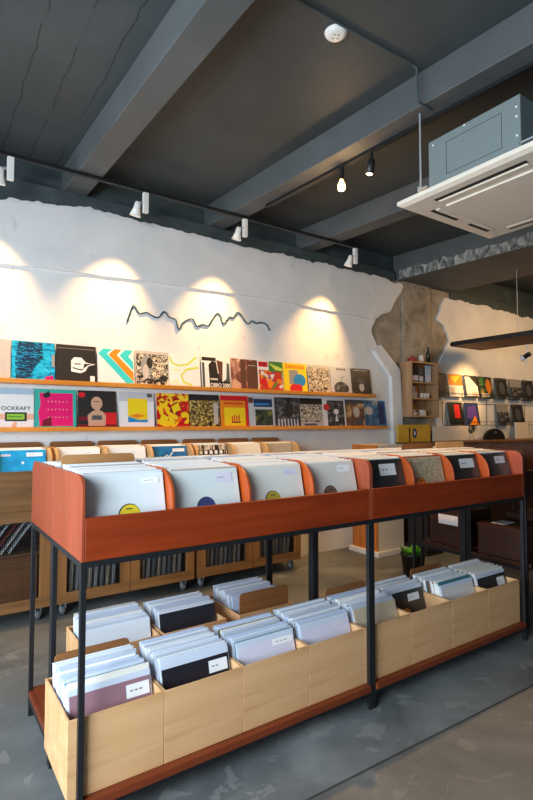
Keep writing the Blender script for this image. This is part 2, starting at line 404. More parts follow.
# ------------------------------------------------------------------ records
SW = 0.31
def sl_mat(n, c, rough=0.3, coat=0.5): return plain('sleeve_'+n, c, rough, 0, 0.5, 0.05, 9, coat)
WHITES = [sl_mat('white', rgb(238, 239, 240)), sl_mat('cream', rgb(232, 227, 216)), sl_mat('bluewhite', rgb(222, 230, 238)), sl_mat('paper', rgb(242, 240, 235)), sl_mat('haze', rgb(214, 221, 228))]
GREYS = [sl_mat('grey', rgb(158, 160, 164)), sl_mat('putty', rgb(176, 168, 154))]
COLS = [sl_mat('night', rgb(34, 36, 44)), sl_mat('navy', rgb(44, 62, 96)), sl_mat('brick', rgb(150, 66, 48)), sl_mat('ochre', rgb(190, 140, 60)), sl_mat('olive', rgb(92, 98, 62)), sl_mat('teal', rgb(60, 120, 130))]
M_dusty = sl_mat('dusty_blue', rgb(112, 120, 132))
_sl = {}
def sleeve_mesh(b, t, m, h=SW, w=SW):
    """a filled sleeve: slightly pillowed card with a plastic lip along its open top"""
    x = w/2; vs = []; fs = []
    for yk, xx, z0, z1 in ((-t*0.25, x, 0, h), (-t*0.5, x-0.006, 0.006, h-0.006), (t*0.5, x-0.006, 0.006, h-0.006), (t*0.25, x, 0, h)):
        pass
    ring = lambda y, d: [(-x+d, y, d), (x-d, y, d), (x-d, y, h-d), (-x+d, y, h-d)]
    vs = ring(-t/2, 0.003)+ring(-t*0.25, 0.0)+ring(t*0.25, 0.0)+ring(t/2, 0.003)
    fs = [(0, 1, 2, 3), (15, 14, 13, 12)]
    for r in range(3):
        for k in range(4): a = r*4+k; c = r*4+(k+1) % 4; fs.append((a, a+4, c+4, c))
    b.add(vs, fs, m)
def sleeve_obj(name, t, m, h=SW, w=SW):
    key = (round(t, 4), m.name, h, w)
    if key not in _sl:
        b = MB(); sleeve_mesh(b, t, m, h, w); o = b.build(name); _sl[key] = o.data; return o
    o = bpy.data.objects.new(name, _sl[key]); COL.objects.link(o); return o
# flat artwork on the front face (local -Y)
class Art:
    def __init__(s, t, w=SW, h=SW): s.b = MB(); s.t = t; s.k = 1; s.w = w; s.h = h
    def y(s): s.k += 1; return -s.t/2-0.0003*s.k
    def P(s, u, v, y): return ((u-0.5)*s.w, y, v*s.h)
    def poly(s, pts, m):
        pts = [(min(max(u, 0.0), 1.0), min(max(v, 0.001), 1.02)) for u, v in pts]
        y = s.y(); n = len(pts); ar = sum(pts[i][0]*pts[(i+1) % n][1]-pts[(i+1) % n][0]*pts[i][1] for i in range(n))
        if ar < 0: pts = pts[::-1]
        s.b.add([s.P(u, v, y) for u, v in pts], [tuple(range(n))], m); return s
    def rect(s, u0, v0, u1, v1, m): return s.poly([(u0, v0), (u1, v0), (u1, v1), (u0, v1)], m)
    def ell(s, u, v, a, c, m, n=28, a0=0, a1=2*PI): return s.poly([(u+a*math.cos(a0+(a1-a0)*i/n), v+c*math.sin(a0+(a1-a0)*i/n)) for i in range(n)], m)
    def stroke(s, pts, wd, m):
        y = s.y(); vs = []; fs = []; P = [Vector(p) for p in pts]; k = len(P)
        for i, p in enumerate(P):
            d = (P[min(i+1, k-1)]-P[max(i-1, 0)]).normalized(); q = Vector((-d.y, d.x))*wd/2
            vs += [s.P(*(p-q), y), s.P(*(p+q), y)]
        for i in range(k-1): fs.append((2*i, 2*i+2, 2*i+3, 2*i+1))
        s.b.add(vs, fs, m); return s
    def text(s, txt, u, v, size, m, width=None, bold=False):
        y = s.y(); vs, fs = text_mesh(txt, size*s.h, width*s.w if width else None, bold)
        s.b.add([((u-0.5)*s.w+p[0], y, v*s.h+p[1]) for p in vs], fs, m); return s
    def build(s, name, parent): return s.b.build(name, parent)

def record(loc, lean, t, m, label, group, name='vinyl_record', h=SW, w=SW, rz=0.0, cat='record'):
    o = sleeve_obj(name, t, m, h, w)
    o.rotation_euler = (-lean, 0, rz); o.location = (loc[0], loc[1], loc[2]+t*0.5*abs(math.sin(lean))+0.0004)
    tag(o, label, cat, group); return o
def sticker(o, t, u0, v0, u1, v1, marks=2, name='price_sticker', m=None):
    a = Art(t); a.k = 5; a.rect(u0, v0, u1, v1, m or M_sticker)
    for i in range(marks):
        u = u0+(u1-u0)*(0.16+0.2*i); a.rect(u, v0+(v1-v0)*0.46, u+(u1-u0)*0.13, v0+(v1-v0)*0.56, M_mark)
    return a.build(name, o)
REST = MB()    # filed records past the individually built ones
def rest_rec(loc, lean, t, m, h=SW, w=SW):
    b = MB(); sleeve_mesh(b, t, m, h, w)
    mt = Matrix.Translation((loc[0], loc[1], loc[2]+t*0.5*abs(math.sin(lean))+0.0004)) @ Matrix.Rotation(-lean, 4, 'X')
    REST.add([tuple(mt @ Vector(v)) for v in b.v], b.f, m)
PLASTIC = [sl_mat('clear_plastic_daylit', rgb(188, 202, 226), 0.18, 0.9), sl_mat('clear_plastic_pale', rgb(206, 215, 230), 0.18, 0.9), sl_mat('clear_plastic_grey', rgb(186, 194, 206), 0.18, 0.9), sl_mat('clear_plastic_white', rgb(220, 224, 230), 0.18, 0.9)]  # blue cast of the daylight painted into the clear sleeves
def pick_plastic(rng, dark):
    return pick(rng, dark) if rng.random() < 0.18 else rng.choice(PLASTIC)
def pick(rng, dark=0.12):
    q = rng.random(); dark *= 0.6
    if q < dark: return rng.choice(COLS)
    if q < dark+0.05: return rng.choice(GREYS)
    return rng.choice(WHITES)

# top bins, front row: (first sleeve material, text of label, disc colour ...)
M_yel = plain('yellow_label', rgb(226, 200, 40), 0.5); M_blu = plain('blue_label', rgb(58, 66, 118), 0.5)
M_olv = plain('olive_label', rgb(178, 158, 50), 0.5); M_brn = plain('brown_label', rgb(124, 88, 76), 0.5); M_orn = plain('orange_label', rgb(216, 120, 30), 0.5)
M_pale = plain('sticker_lilac', rgb(214, 210, 226), 0.5); M_darkslv = sl_mat('charcoal', rgb(44, 44, 42), 0.35)
ORD = ['leftmost', 'second', 'third', 'fourth', 'fifth', 'sixth', 'seventh', 'last']
first = [(sl_mat('front_pale', rgb(222, 228, 230)), 'pale grey sleeve with a yellow centre label', M_yel, 0.53, (0.70, 0.87, 0.93, 0.94)),
         (sl_mat('front_grey', rgb(214, 220, 218)), 'pale grey sleeve with a dark blue centre label', M_blu, 0.47, (0.64, 0.82, 0.90, 0.94)),
         (sl_mat('front_ivory', rgb(222, 218, 208)), 'ivory sleeve with an olive yellow centre label', M_olv, 0.42, (0.66, 0.84, 0.90, 0.94)),
         (sl_mat('front_bone', rgb(222, 214, 204)), 'bone white sleeve with a brown centre label', M_brn, 0.42, (0.62, 0.84, 0.90, 0.95)),
         (M_darkslv, 'charcoal black sleeve with a white sticker', None, 0, (0.40, 0.72, 0.80, 0.92)),
         (ramp_mat('sleeve_speckle', [(0.42, rgb(168, 146, 112)), (0.6, rgb(204, 186, 154))], (60, 60, 60), 0.4, coat=0.3), 'speckled beige sleeve with an orange centre label', M_orn, 0.3, None),
         (sl_mat('front_dusk', rgb(58, 52, 46)), 'dark grey-brown sleeve with a cream sticker', None, 0, (0.40, 0.74, 0.86, 0.92)),
         (sl_mat('front_smoke', rgb(74, 68, 60)), 'smoky brown sleeve in plastic with a small sticker', None, 0, (0.50, 0.78, 0.86, 0.93))]
BINW = RL/4
def bin_x(k): return (k//4)*RL+BINW*(k % 4)+BINW/2+{0: 0.0075, 3: -0.0075}.get(k % 4, 0.0)
rng = random.Random(3)
for k in range(8):
    cx = bin_x(k)
    m, desc, lab, u, st = first[k]
    N = 34
    for i in range(N):
        f = i/(N-1); y = 0.030+0.345*f; lean = R(13.5-8.0*f); t = 0.0074
        x = cx+rng.uniform(-0.004, 0.004)
        if i == 0:
            o = record((cx, y, 0.8975), lean, 0.004, m, '%s, in the %s front red bin' % (desc, ORD[k]), 'first sleeves of the red rack bins')
            if lab:
                a = Art(0.004); a.ell(u, 0.50, 0.140, 0.140, M_ink); a.ell(u+0.008, 0.497, 0.130, 0.130, lab); a.ell(u, 0.50, 0.012, 0.012, M_ink); a.rect(u-0.04, 0.57, u+0.04, 0.585, M_ink); a.build('centre_label', o)
            if st: sticker(o, 0.004, *st, marks=3 if k == 0 else 2, m=M_pale if k in (1, 2) else None)
        else:
            mm = pick(rng, 0.03 if k < 4 else 0.08); h = rng.choice((0.314, 0.315, 0.316, 0.318))+0.012*f
            if (k < 4 and i < 22) or (k >= 4 and i < 7):
                record((x, y, 0.8975), lean, t, mm, 'wrapped record filed behind the first sleeve in the %s front red bin' % ORD[k], 'records filed in the %s bin of the front red rack' % ORD[k], h=h)
            else: rest_rec((x, y, 0.8975), lean, t, mm, h)
# top bins, rear row (facing the wall): seen only as a bed of top edges
for k in range(8):
    cx = bin_x(k)
    for i in range(30):
        f = i/29; y = 0.9-0.030-0.345*f; lean = -R(13.5-8*f)
        rest_rec((cx+rng.uniform(-.004, .004), y, 0.8975), lean, 0.0074, pick(rng, 0.03), rng.choice((0.316, 0.317, 0.318, 0.321))+0.010*f)
# wooden index boards standing up between the sleeves
def card(x, y, z, w_, h, m, label, name='index_board', lean=0.0):
    b = MB(); r = 0.02; pts = [(-w_/2, 0), (w_/2, 0)]+[(w_/2-r+r*math.cos(q), h-r+r*math.sin(q)) for q in [PI/2*i/4 for i in range(5)]]+[(-w_/2+r+r*math.cos(q), h-r+r*math.sin(q)) for q in [PI/2+PI/2*i/4 for i in range(5)]]
    b.prism(pts, 'Y', -0.003, 0.003, m); o = b.build(name, loc=(x, y, z+0.0008), rot=(-lean, 0, 0)); tag(o, label, 'index board', 'wooden index boards between the records'); return o
card(0.182, 0.402, 0.8975, 0.312, 0.364, M_card2, 'brown wooden index board rising at the back of the leftmost red rack bin', lean=R(3.5))
card(2.618, 0.402, 0.8975, 0.312, 0.368, M_tan, 'tan index board at the right end of the red rack, below the black half-round bag', lean=R(3.5))
card(2.275, 0.402, 0.8975, 0.31, 0.362, M_card, 'dark brown index board among pale sleeves, left of the tan board', lean=R(3.5))

# ------------------------------------------------------------------ plywood crates with records on the base shelf
CX = [-0.03+0.349*k for k in range(9)]
def crate_mesh(b, w_, d=0.36, z=0.265):
    t = 0.012
    b.box((0.001, 0, 0), (w_-0.001, t, z), M_ply); b.box((0.001, d-t, 0), (w_-0.001, d, z-0.01), M_ply)
    b.box((0.001, t, 0), (0.001+t, d-t, z), M_ply); b.box((w_-0.001-t, t, 0), (w_-0.001, d-t, z), M_ply); b.box((0.001+t, t, 0), (w_-0.001-t, d-t, 0.01), M_ply)
def crate(x, y, w_, label, d=0.36, z=0.265):
    e = empty('record_crate', (x, y, 0.1205))
    t = 0.008
    one('front_board', lambda b: b.box((0.001, 0, 0), (w_-0.001, t, z), M_ply), parent=e, bevel=0.0012)
    one('back_board', lambda b: b.box((0.001, d-t, 0), (w_-0.001, d, z), M_ply), parent=e, bevel=0.0012)
    for xx in (0.001, w_-0.001-t): one('side_board', lambda b: b.box((xx, t, 0), (xx+t, d-t, z), M_ply), parent=e, bevel=0.0012)
    one('bottom_board', lambda b: b.box((0.001+t, t, 0), (w_-0.001-t, d-t, 0.02), M_ply), parent=e)
    tag(e, label, 'crate', 'plywood record crates on the base shelf'); return e
cl = ['plywood crate at the near left corner, under a mauve stickered sleeve', 'second plywood crate from the left, its first sleeve near-black', 'third plywood crate from the left, first sleeve white and cut slanted', 'fourth plywood crate, just left of the middle steel leg', 'plywood crate right of the middle steel leg, with shiny warm plastic', 'plywood crate holding a leaning black sleeve with orange label', 'plywood crate with coloured spines and a white front sleeve', 'rightmost plywood crate, at the far end of the base shelf']
cf = [(sl_mat('mauve', rgb(150, 112, 122)), 'mauve sleeve', (0.68, 0.70, 0.97, 0.90), 3), (sl_mat('inkblack', rgb(34, 32, 38)), 'near-black sleeve', (0.68, 0.70, 0.96, 0.90), 2), (sl_mat('lilacwhite', rgb(214, 210, 226)), 'lilac white sleeve', (0.60, 0.80, 0.97, 0.94), 3),
      (sl_mat('lilacwhite', rgb(214, 210, 226)), 'plain lilac white sleeve', (0.62, 0.84, 0.84, 0.90), 1), (sl_mat('glare', rgb(196, 178, 150), 0.12, 1.0), 'glossy plastic sleeve', None, 0), (sl_mat('coal', rgb(44, 42, 40)), 'leaning black sleeve', (0.55, 0.70, 0.86, 0.88), 2), (sl_mat('chalk', rgb(222, 216, 210)), 'chalk white sleeve', (0.40, 0.80, 0.60, 0.86), 1), (sl_mat('coal', rgb(44, 42, 40)), 'black sleeve', (0.66, 0.66, 0.92, 0.88), 2)]
for k in range(8):
    x0, x1 = CX[k], CX[k+1]
    crate(x0, 0.022, x1-x0, cl[k])
    cx = (x0+x1)/2; z = 0.1407
    m, desc, st, mk = cf[k]
    empty_front = k == 5     # this crate is only part filled: its records sit towards the back
    N = 30
    for i in range(N):
        f = i/(N-1); y = (0.15+0.150*f) if empty_front else (0.040+0.250*f); lean = R(15-8*f); t = 0.0068
        if empty_front: lean = R(14-4*f)
        if empty_front and i % 2: continue
        if i == 0:
            o = record((cx, y, z), lean, 0.004, m if k == 4 else PLASTIC[1], '%s standing first in the %s plywood crate from the left' % (desc, ORD[k] if k else 'first') if k < 7 else 'black sleeve with white sticker, first in the rightmost plywood crate', 'first sleeves of the plywood crates')
            if k not in (4,):
                a = Art(0.004); a.k = 0; a.rect(0.02, 0.0, 0.99, 0.93, m)
                if k == 2: a.poly([(0.02, 0.84), (0.12, 0.93), (0.02, 0.935)], WHITES[4])
                a.build('cover_card', o)
            if st: sticker(o, 0.004, st[0], st[1]+0.03, st[2], st[3]-0.02, marks=mk)
            if k == 5:
                a = Art(0.004); a.k = 6; a.ell(0.45, 0.5, 0.13, 0.13, M_orn); a.build('centre_label', o)
            continue
        mm = pick_plastic(rng, 0.2) if k < 6 else (rng.choice(COLS+WHITES) if k == 6 and i < 16 else pick(rng, 0.2)); h = rng.choice((0.305, 0.31, 0.314, 0.322))
        dx = rng.uniform(-0.006, 0.006)
        if (k < 3 and i < 24) or (3 <= k < 5 and i < 9) or (k >= 5 and i < 5):
            record((cx+dx, y, z), lean, t, mm, 'plastic sleeved record packed edge-up in the %s plywood crate from the left' % (ORD[k] if k else 'first'), 'records packed in the %s front crate' % (ORD[k] if k else 'first'), h=h)
        else: rest_rec((cx+dx, y, z), lean, t, mm, h)
card(0.1445, 0.340, 0.1407, 0.30, 0.345, M_card, 'brown index board at the back of the first plywood crate', lean=0.0)
card(1.540, 0.340, 0.1407, 0.30, 0.345, M_card, 'brown index board at the back of the crate right of the middle leg')
card(2.238, 0.340, 0.1407, 0.30, 0.345, M_card, 'brown index board in front of the potted plant')
RCX = [0.165, 0.525, 0.95]
rl = ['plywood crate behind the near left one, with crooked blue-white sleeves', 'plywood crate in the back row, second from the left, black sleeve first', 'plywood crate in the back row with a brown board across its front', 'back-row plywood crate at the far right end of the base shelf']
for k, x0 in enumerate(RCX):
    crate(x0, 0.515, 0.35, rl[k]); cx = x0+0.175; z = 0.1407
    for i in range(26):
        if k == 2 and i < 3: continue
        f = i/25; y = 0.545+0.250*f; lean = R(13-7*f); mm = pick_plastic(rng, 0.2)
        dx = rng.uniform(-0.008, 0.008)
        if i == 0:
            o = record((cx, y, z), lean, 0.004, (WHITES[2], COLS[0], WHITES[1])[k], ['blue-white sleeve first in the crate behind the near left one', 'black sleeve first in the second back-row crate', '', 'cream sleeve first in the far right back-row crate'][k], 'first sleeves of the back-row crates')
        elif i < 6 and k < 3: record((cx+dx, y, z), lean, 0.0066, mm, 'plastic sleeved record near the front of the %s back-row crate' % ORD[k], 'records at the front of the %s back-row crate' % ORD[k], h=0.314)
        else: rest_rec((cx+dx, y, z), lean, 0.0066, mm, rng.choice((0.305, 0.312, 0.32)))
bc = card(1.125, 0.538, 0.1407, 0.32, 0.345, M_card, 'brown index board with a small white emblem across the third back-row crate')
a = Art(0.006); a.k = 4; a.rect(0.40, 0.66*1.1, 0.60, 0.70*1.1, M_sticker); a.build('emblem', bc)
ro = REST.build('filed_records'); tag(ro, 'the remaining packed record sleeves filed edge-up in the rack bins and crates', 'records', None, 'stuff')

# ------------------------------------------------------------------ wheeled cabinets below the wall shelves
def make_cabinet(L, doors, m_in='records'):
    e = empty('record_cabinet')
    D = 0.38; zb, zt = 0.10, 0.875
    def body(b):
        b.box((0, 0.02, zb), (L, D, zb+0.03), M_cab); b.box((0, 0.02, zt-0.09), (L, D, zt), M_cab)
        for x in [0, L-0.018]+[L*k/doors-0.009 for k in range(1, doors)]: b.box((x, 0.02, zb+0.03), (x+0.018, D-0.01, zt-0.09), M_cabv)
        b.box((0.018, D-0.01, zb+0.03), (L-0.018, D, zt-0.09), M_cab); b.box((0, 0.0, zt-0.09), (L, 0.02, zt), M_cab)
        b.box((0.018, 0.05, 0.47), (L-0.018, D-0.01, 0.485), M_cab)
    one('carcass', body, parent=e)
    for k in range(doors):
        x0 = L*k/doors+0.003; x1 = L*(k+1)/doors-0.003; z0, z1 = zb+0.002, zt-0.092; s = 0.075
        def fr(b):
            b.box((x0, 0, z0), (x1, 0.019, z0+s), M_cab); b.box((x0, 0, z1-s), (x1, 0.019, z1), M_cab)
            b.box((x0, 0, z0+s), (x0+s, 0.019, z1-s), M_cabv); b.box((x1-s, 0, z0+s), (x1, 0.019, z1-s), M_cabv)
        d = one('door', fr, parent=e)
        def mesh(b):
            a0, a1, c0, c1 = x0+s, x1-s, z0+s, z1-s; p = 0.012; q = 0.0011
            n = int((a1-a0)/p)
            for i in range(n+1): x = a0+(a1-a0)*i/n; b.box((x-q, 0.010, c0), (x+q, 0.012, c1), M_steel)
            n = int((c1-c0)/p)
            for i in range(n+1): z = c0+(c1-c0)*i/n; b.box((a0, 0.0122, z-q), (a1, 0.0142, z+q), M_steel)
        one('wire_mesh', mesh, parent=d)
    # the open bins on top
    nb = 3
    one('bin_front', lambda b: b.box((0.0, 0.0, zt), (L, 0.016, 1.06), M_cab), parent=e, bevel=0.002)
    one('bin_back', lambda b: b.box((0.0, D-0.014, zt), (L, D, 1.13), M_cab), parent=e)
    for k in range(nb+1):
        x = min(max(L*k/nb-0.009, 0), L-0.018)
        one('bin_divider', lambda b: b.prism(side_profile(0.016, D-0.014, zt, 1.215, 0.11), 'X', x, x+0.018, M_tan), parent=e, bevel=0.002)
    for x in (0.07, L-0.07):
        for y in (0.07, D-0.07):
            c = MB(); c.box((x-0.03, y-0.03, 0.088), (x+0.03, y+0.03, 0.0995), M_wheel)
            for s in (-1, 1): c.box((x+s*0.017-0.002, y-0.016, 0.03), (x+s*0.017+0.002, y+0.022, 0.0885), M_wheel)
            cs = c.build('caster', e)
            q = MB(); q.lathe([(0.006, -0.013), (0.033, -0.013), (0.036, -0.008), (0.036, 0.008), (0.033, 0.013), (0.006, 0.013)], M_tyre, 20, Matrix.Translation((x, y+0.006, 0.0365)) @ Matrix.Rotation(PI/2, 4, 'Y'))
            q.lathe([(0.0001, -0.0145), (0.016, -0.0145), (0.016, 0.0145), (0.0001, 0.0145)], M_wheel, 14, Matrix.Translation((x, y+0.006, 0.0365)) @ Matrix.Rotation(PI/2, 4, 'Y'))
            q.build('wheel', cs)
    return e
CY = 2.08
CG = 'wheeled oak record cabinets along the back wall'
ca = make_cabinet(1.10, 2); ca.location = (-0.755, CY, 0); tag(ca, 'wheeled oak cabinet at the far left with leaning records behind its wire door', 'cabinet', CG)
cb = dup_tree(ca); cb.location = (0.372, CY, 0); tag(cb, 'middle wheeled oak cabinet with wire mesh doors, seen under the rack', 'cabinet', CG)
cc = dup_tree(ca); cc.location = (1.497, CY, 0); tag(cc, 'right-hand wheeled oak cabinet, ending left of the white plinth', 'cabinet', CG)
BLUE = ramp_mat('art_sky_blue', [(0.35, rgb(20, 140, 200)), (0.65, rgb(40, 172, 226))], (12, 12, 12), 0.4, coat=0.3)
DBLUE = ramp_mat('art_sea_blue', [(0.40, rgb(14, 92, 150)), (0.62, rgb(28, 124, 184))], (16, 16, 16), 0.4, coat=0.3)
binfirst = {(0, 2): ('sky blue sleeve', BLUE), (1, 0): ('cream sleeve', WHITES[3]), (1, 1): ('white sleeve', WHITES[0]), (1, 2): ('sea blue sleeve', DBLUE), (2, 0): ('zebra striped sleeve', None), (2, 1): ('cream and grey sleeve', WHITES[1]), (2, 2): ('tan sleeve', GREYS[1])}
STRIPE = ramp_mat('art_zebra', [(0.46, rgb(40, 36, 32)), (0.50, rgb(210, 196, 176))], (40, 40, 6), 0.45, 2, 1.0)
for ci, (cab, nm) in enumerate(((ca, 'far left'), (cb, 'middle'), (cc, 'right-hand'))):
    for bi in range(3):
        if ci == 0 and bi < 2: continue
        cx = cab.location.x+1.10*(bi+0.5)/3; desc, m = binfirst[(ci, bi)]
        pos = ['left', 'middle', 'right'][bi]
        for i in range(9):
            f = i/8; y = CY+0.040+0.19*f; lean = R(15-6*f)
            if i == 0:
                o = record((cx, y, 0.8755+0.02), lean, 0.004, m or STRIPE, '%s first in the %s bin of the %s oak cabinet' % (desc, pos, nm), 'first sleeves of the oak cabinet bins', h=0.316)
                if ci < 2: sticker(o, 0.004, 0.58, 0.86, 0.93, 0.95, 2)
                if (ci, bi) == (0, 2): a = Art(0.004); a.ell(0.5, 0.72, 0.03, 0.03, M_sticker); a.rect(0.05, 0.88, 0.25, 0.93, M_pale); a.build('cover_print', o)
                if (ci, bi) == (1, 2): a = Art(0.004); a.stroke([(0.3, 0.70), (0.42, 0.78), (0.46, 0.72), (0.58, 0.84)], 0.025, M_sticker); a.build('cover_print', o)
                if (ci, bi) == (2, 0):
                    a = Art(0.004); a.rect(0.08, 0.74, 0.92, 0.88, M_ink)
                    for q in range(5): a.rect(0.12+0.16*q, 0.76, 0.21+0.16*q, 0.86, M_sticker)
                    a.build('cover_print', o)
            else:
                record((cx+rng.uniform(-.004, .004), y, 0.8755+0.02), lean, 0.0055, pick(rng, 0.04), 'record filed behind the first sleeve of the %s bin on the %s oak cabinet' % (pos, nm), 'records in the %s bin of the %s oak cabinet' % (pos, nm), h=rng.choice((0.308, 0.316, 0.322)))
        card(cx, CY+0.345, 0.8755, 0.33, 0.374, M_card, 'brown index board at the back of the %s bin on the %s oak cabinet' % (pos, nm))
# contents behind the wire doors
for i in range(6):
    t = 0.006; x = -0.09+0.05*i
    o = sleeve_obj('vinyl_record', t, [WHITES[0], GREYS[1], WHITES[2], COLS[2], WHITES[3], WHITES[4], GREYS[0], WHITES[1]][i])
    o.rotation_euler = (0, R(32), PI/2); o.rotation_mode = 'XYZ'
    o.rotation_euler = Matrix.Rotation(R(40), 3, 'Y').to_4x4().to_euler()
    mt = Matrix.Rotation(R(36), 4, 'Y') @ Matrix.Rotation(PI/2, 4, 'Z')
    o.rotation_euler = mt.to_euler(); o.location = (x-0.08, CY+0.21, 0.4896+0.004)
    tag(o, 'record leaning sideways on the shelf behind the wire door of the far left cabinet', 'record', 'records leaning behind the far left wire door')
b = MB(); b.box((-0.14, CY+0.09, 0.131), (0.27, CY+0.12, 0.46), M_card); o = b.build('cardboard_panel'); tag(o, 'flat brown board standing low behind the wire door of the far left cabinet', 'board')
for cab, nm in ((cb, 'middle'), (cc, 'right-hand')):
    for d in range(2):
        for i in range(9):
            mt = Matrix.Rotation(R(3), 4, 'Y') @ Matrix.Rotation(PI/2, 4, 'Z')
            o = sleeve_obj('vinyl_record', 0.024, [GREYS[0], GREYS[1], GREYS[0], M_dusty, GREYS[1], GREYS[0], M_dusty, GREYS[1], GREYS[0]][i]); o.rotation_euler = mt.to_euler()
            o.location = (cab.location.x+0.55*d+0.075+0.045*i, CY+0.208, 0.1315+0.0008)
            tag(o, 'record upright on the bottom shelf behind the %s wire door of the %s cabinet' % (['left', 'right'][d], nm), 'record', 'records behind the %s wire door of the %s cabinet' % (['left', 'right'][d], nm))

# ------------------------------------------------------------------ wall ledges with displayed covers
def ledge(x0, x1, z, label):
    e = empty('record_ledge', ((x0+x1)/2, 2.475, z)); h = (x1-x0)/2
    one('shelf_board', lambda b: b.box((-h, -0.105, -0.022), (h, 0.0, 0.0), M_ledge), parent=e, bevel=0.002)
    one('front_lip', lambda b: b.box((-h, -0.115, -0.022), (h, -0.105, 0.012), M_ledge), parent=e, bevel=0.002)
    tag(e, label, 'shelf', 'amber wood record ledges'); return e
ZU, ZL = 1.715, 1.352
ledge(-0.6, 3.93, ZU, 'upper amber wood ledge holding thirteen record covers along the back wall')
ledge(-0.6, 4.12, ZL, 'lower amber wood ledge of record covers, directly above the oak cabinets')
def pm(n, c): return plain('art_'+n, c, 0.42, 0, 0.5, 0.04, 14, 0.3)
A = dict(white=pm('white', rgb(236, 234, 230)), black=pm('black', rgb(26, 25, 26)), char=pm('char', rgb(44, 40, 38)), teal=pm('teal', rgb(60, 206, 206)), orange=pm('orange', rgb(238, 140, 30)), mag=pm('magenta', rgb(232, 22, 110)),
         sea=pm('seafoam', rgb(60, 176, 160)), red=pm('red', rgb(214, 34, 40)), yel=pm('yellow', rgb(246, 214, 30)), lime=pm('lime', rgb(206, 220, 90)), lgreen=pm('pale_lime', rgb(226, 232, 170)), green=pm('green', rgb(60, 130, 50)),
         blue=pm('blue', rgb(40, 140, 200)), navy=pm('navy', rgb(36, 52, 96)), skin=pm('skin', rgb(206, 160, 130)), grey=pm('grey', rgb(150, 148, 146)), beige=pm('beige', rgb(196, 186, 176)), peach=pm('peach', rgb(240, 180, 150)),
         lgrey=pm('lgrey', rgb(196, 198, 202)), brown=pm('brown', rgb(96, 62, 50)), sky=pm('sky', rgb(170, 196, 214)), dgrey=pm('dgrey', rgb(84, 84, 86)), dgreen=pm('display_green', rgb(146, 196, 60)), wine=pm('wine', rgb(120, 20, 40)))
bw = ramp_mat('art_bw', [(0.44, rgb(34, 30, 27)), (0.50, rgb(120, 112, 98)), (0.58, rgb(224, 214, 190))], (26, 26, 26), 0.45, 5, 1.5)
bw2 = ramp_mat('art_bw_bold', [(0.46, rgb(28, 26, 24)), (0.5, rgb(222, 206, 178))], (34, 34, 34), 0.45, 3, 2.0)
crowd = ramp_mat('art_crowd', [(0.42, rgb(30, 28, 24)), (0.52, rgb(150, 120, 50)), (0.62, rgb(224, 200, 120))], (44, 44, 44), 0.45, 3, 1.0)
cyan = ramp_mat('art_cyan', [(0.36, rgb(8, 110, 156)), (0.5, rgb(22, 170, 214)), (0.7, rgb(60, 196, 232))], (14, 14, 30), 0.4, 5, 1.0)
scrib = ramp_mat('art_scribble', [(0.40, rgb(14, 34, 48)), (0.52, rgb(16, 60, 84)), (0.56, rgb(22, 160, 204))], (16, 16, 60), 0.4, 4, 2.0)
flame = ramp_mat('art_flame', [(0.36, rgb(150, 16, 18)), (0.46, rgb(220, 50, 28)), (0.50, rgb(246, 206, 40)), (0.62, rgb(250, 214, 60))], (20, 20, 20), 0.42, 2, 1.2, tex='NOISE')
patch = ramp_mat('art_patchwork', [(0.0, rgb(196, 26, 28)), (0.30, rgb(250, 204, 30)), (0.62, rgb(236, 110, 24)), (0.80, rgb(120, 24, 24))], (24, 24, 24), 0.42, tex='VORONOI', constant=True)
photo = ramp_mat('art_photo', [(0.35, rgb(70, 40, 36)), (0.52, rgb(150, 96, 80)), (0.68, rgb(226, 190, 166))], (14, 14, 6), 0.42, 4, 1.0)
dusk = ramp_mat('art_dusk', [(0.38, rgb(26, 24, 26)), (0.55, rgb(80, 80, 84)), (0.7, rgb(150, 146, 140))], (16, 16, 22), 0.42, 5, 0.6)
flower = ramp_mat('art_flowers', [(0.0, rgb(200, 44, 36)), (0.28, rgb(226, 130, 40)), (0.45, rgb(226, 210, 200)), (0.6, rgb(90, 130, 60)), (0.8, rgb(150, 60, 110))], (26, 26, 26), 0.42, tex='VORONOI', constant=True)
land = ramp_mat('art_landscape', [(0.38, rgb(22, 34, 40)), (0.55, rgb(70, 86, 60)), (0.7, rgb(170, 150, 60))], (8, 8, 18), 0.42, 4, 0.6)
glow = ramp_mat('art_rust', [(0.34, rgb(60, 50, 48)), (0.52, rgb(130, 92, 66)), (0.66, rgb(206, 168, 116))], (10, 10, 10), 0.42, 4, 0.6)
bluep = ramp_mat('art_bluepaint', [(0.36, rgb(30, 60, 92)), (0.55, rgb(76, 124, 160)), (0.7, rgb(190, 176, 150))], (9, 9, 9), 0.42, 4, 0.6)

def cover(x, zl, base, label, fn, grp, dy=0.0):
    t = 0.004
    e = sleeve_obj('vinyl_record', t, base); e.location = (x, 2.425+dy, zl+0.0008+t*0.05); e.rotation_euler = (-R(6.5), 0, 0)
    tag(e, label, 'record', grp)
    if fn:
        a = Art(t); fn(a); a.build('cover_print', e)
    return e
def c_blue(a):
    a.rect(0, 0, 1, 1, cyan); a.poly([(0.16, 0.98), (0.7, 0.99), (0.72, 0.6), (0.5, 0.3), (0.42, 0.08), (0.1, 0.05), (0.08, 0.5)], scrib)
    for i in range(16): a.stroke([(0.08+0.03*(i % 3), 0.92-0.055*i), (0.35, 0.90-0.055*i+0.02*(i % 2)), (0.70-0.02*i, 0.93-0.055*i)], 0.016, A['navy'])
    a.poly([(0.72, 0), (0.98, 0.0), (0.94, 0.16), (0.78, 0.12)], A['mag']); a.rect(0.92, 0.38, 0.99, 0.7, A['grey'])
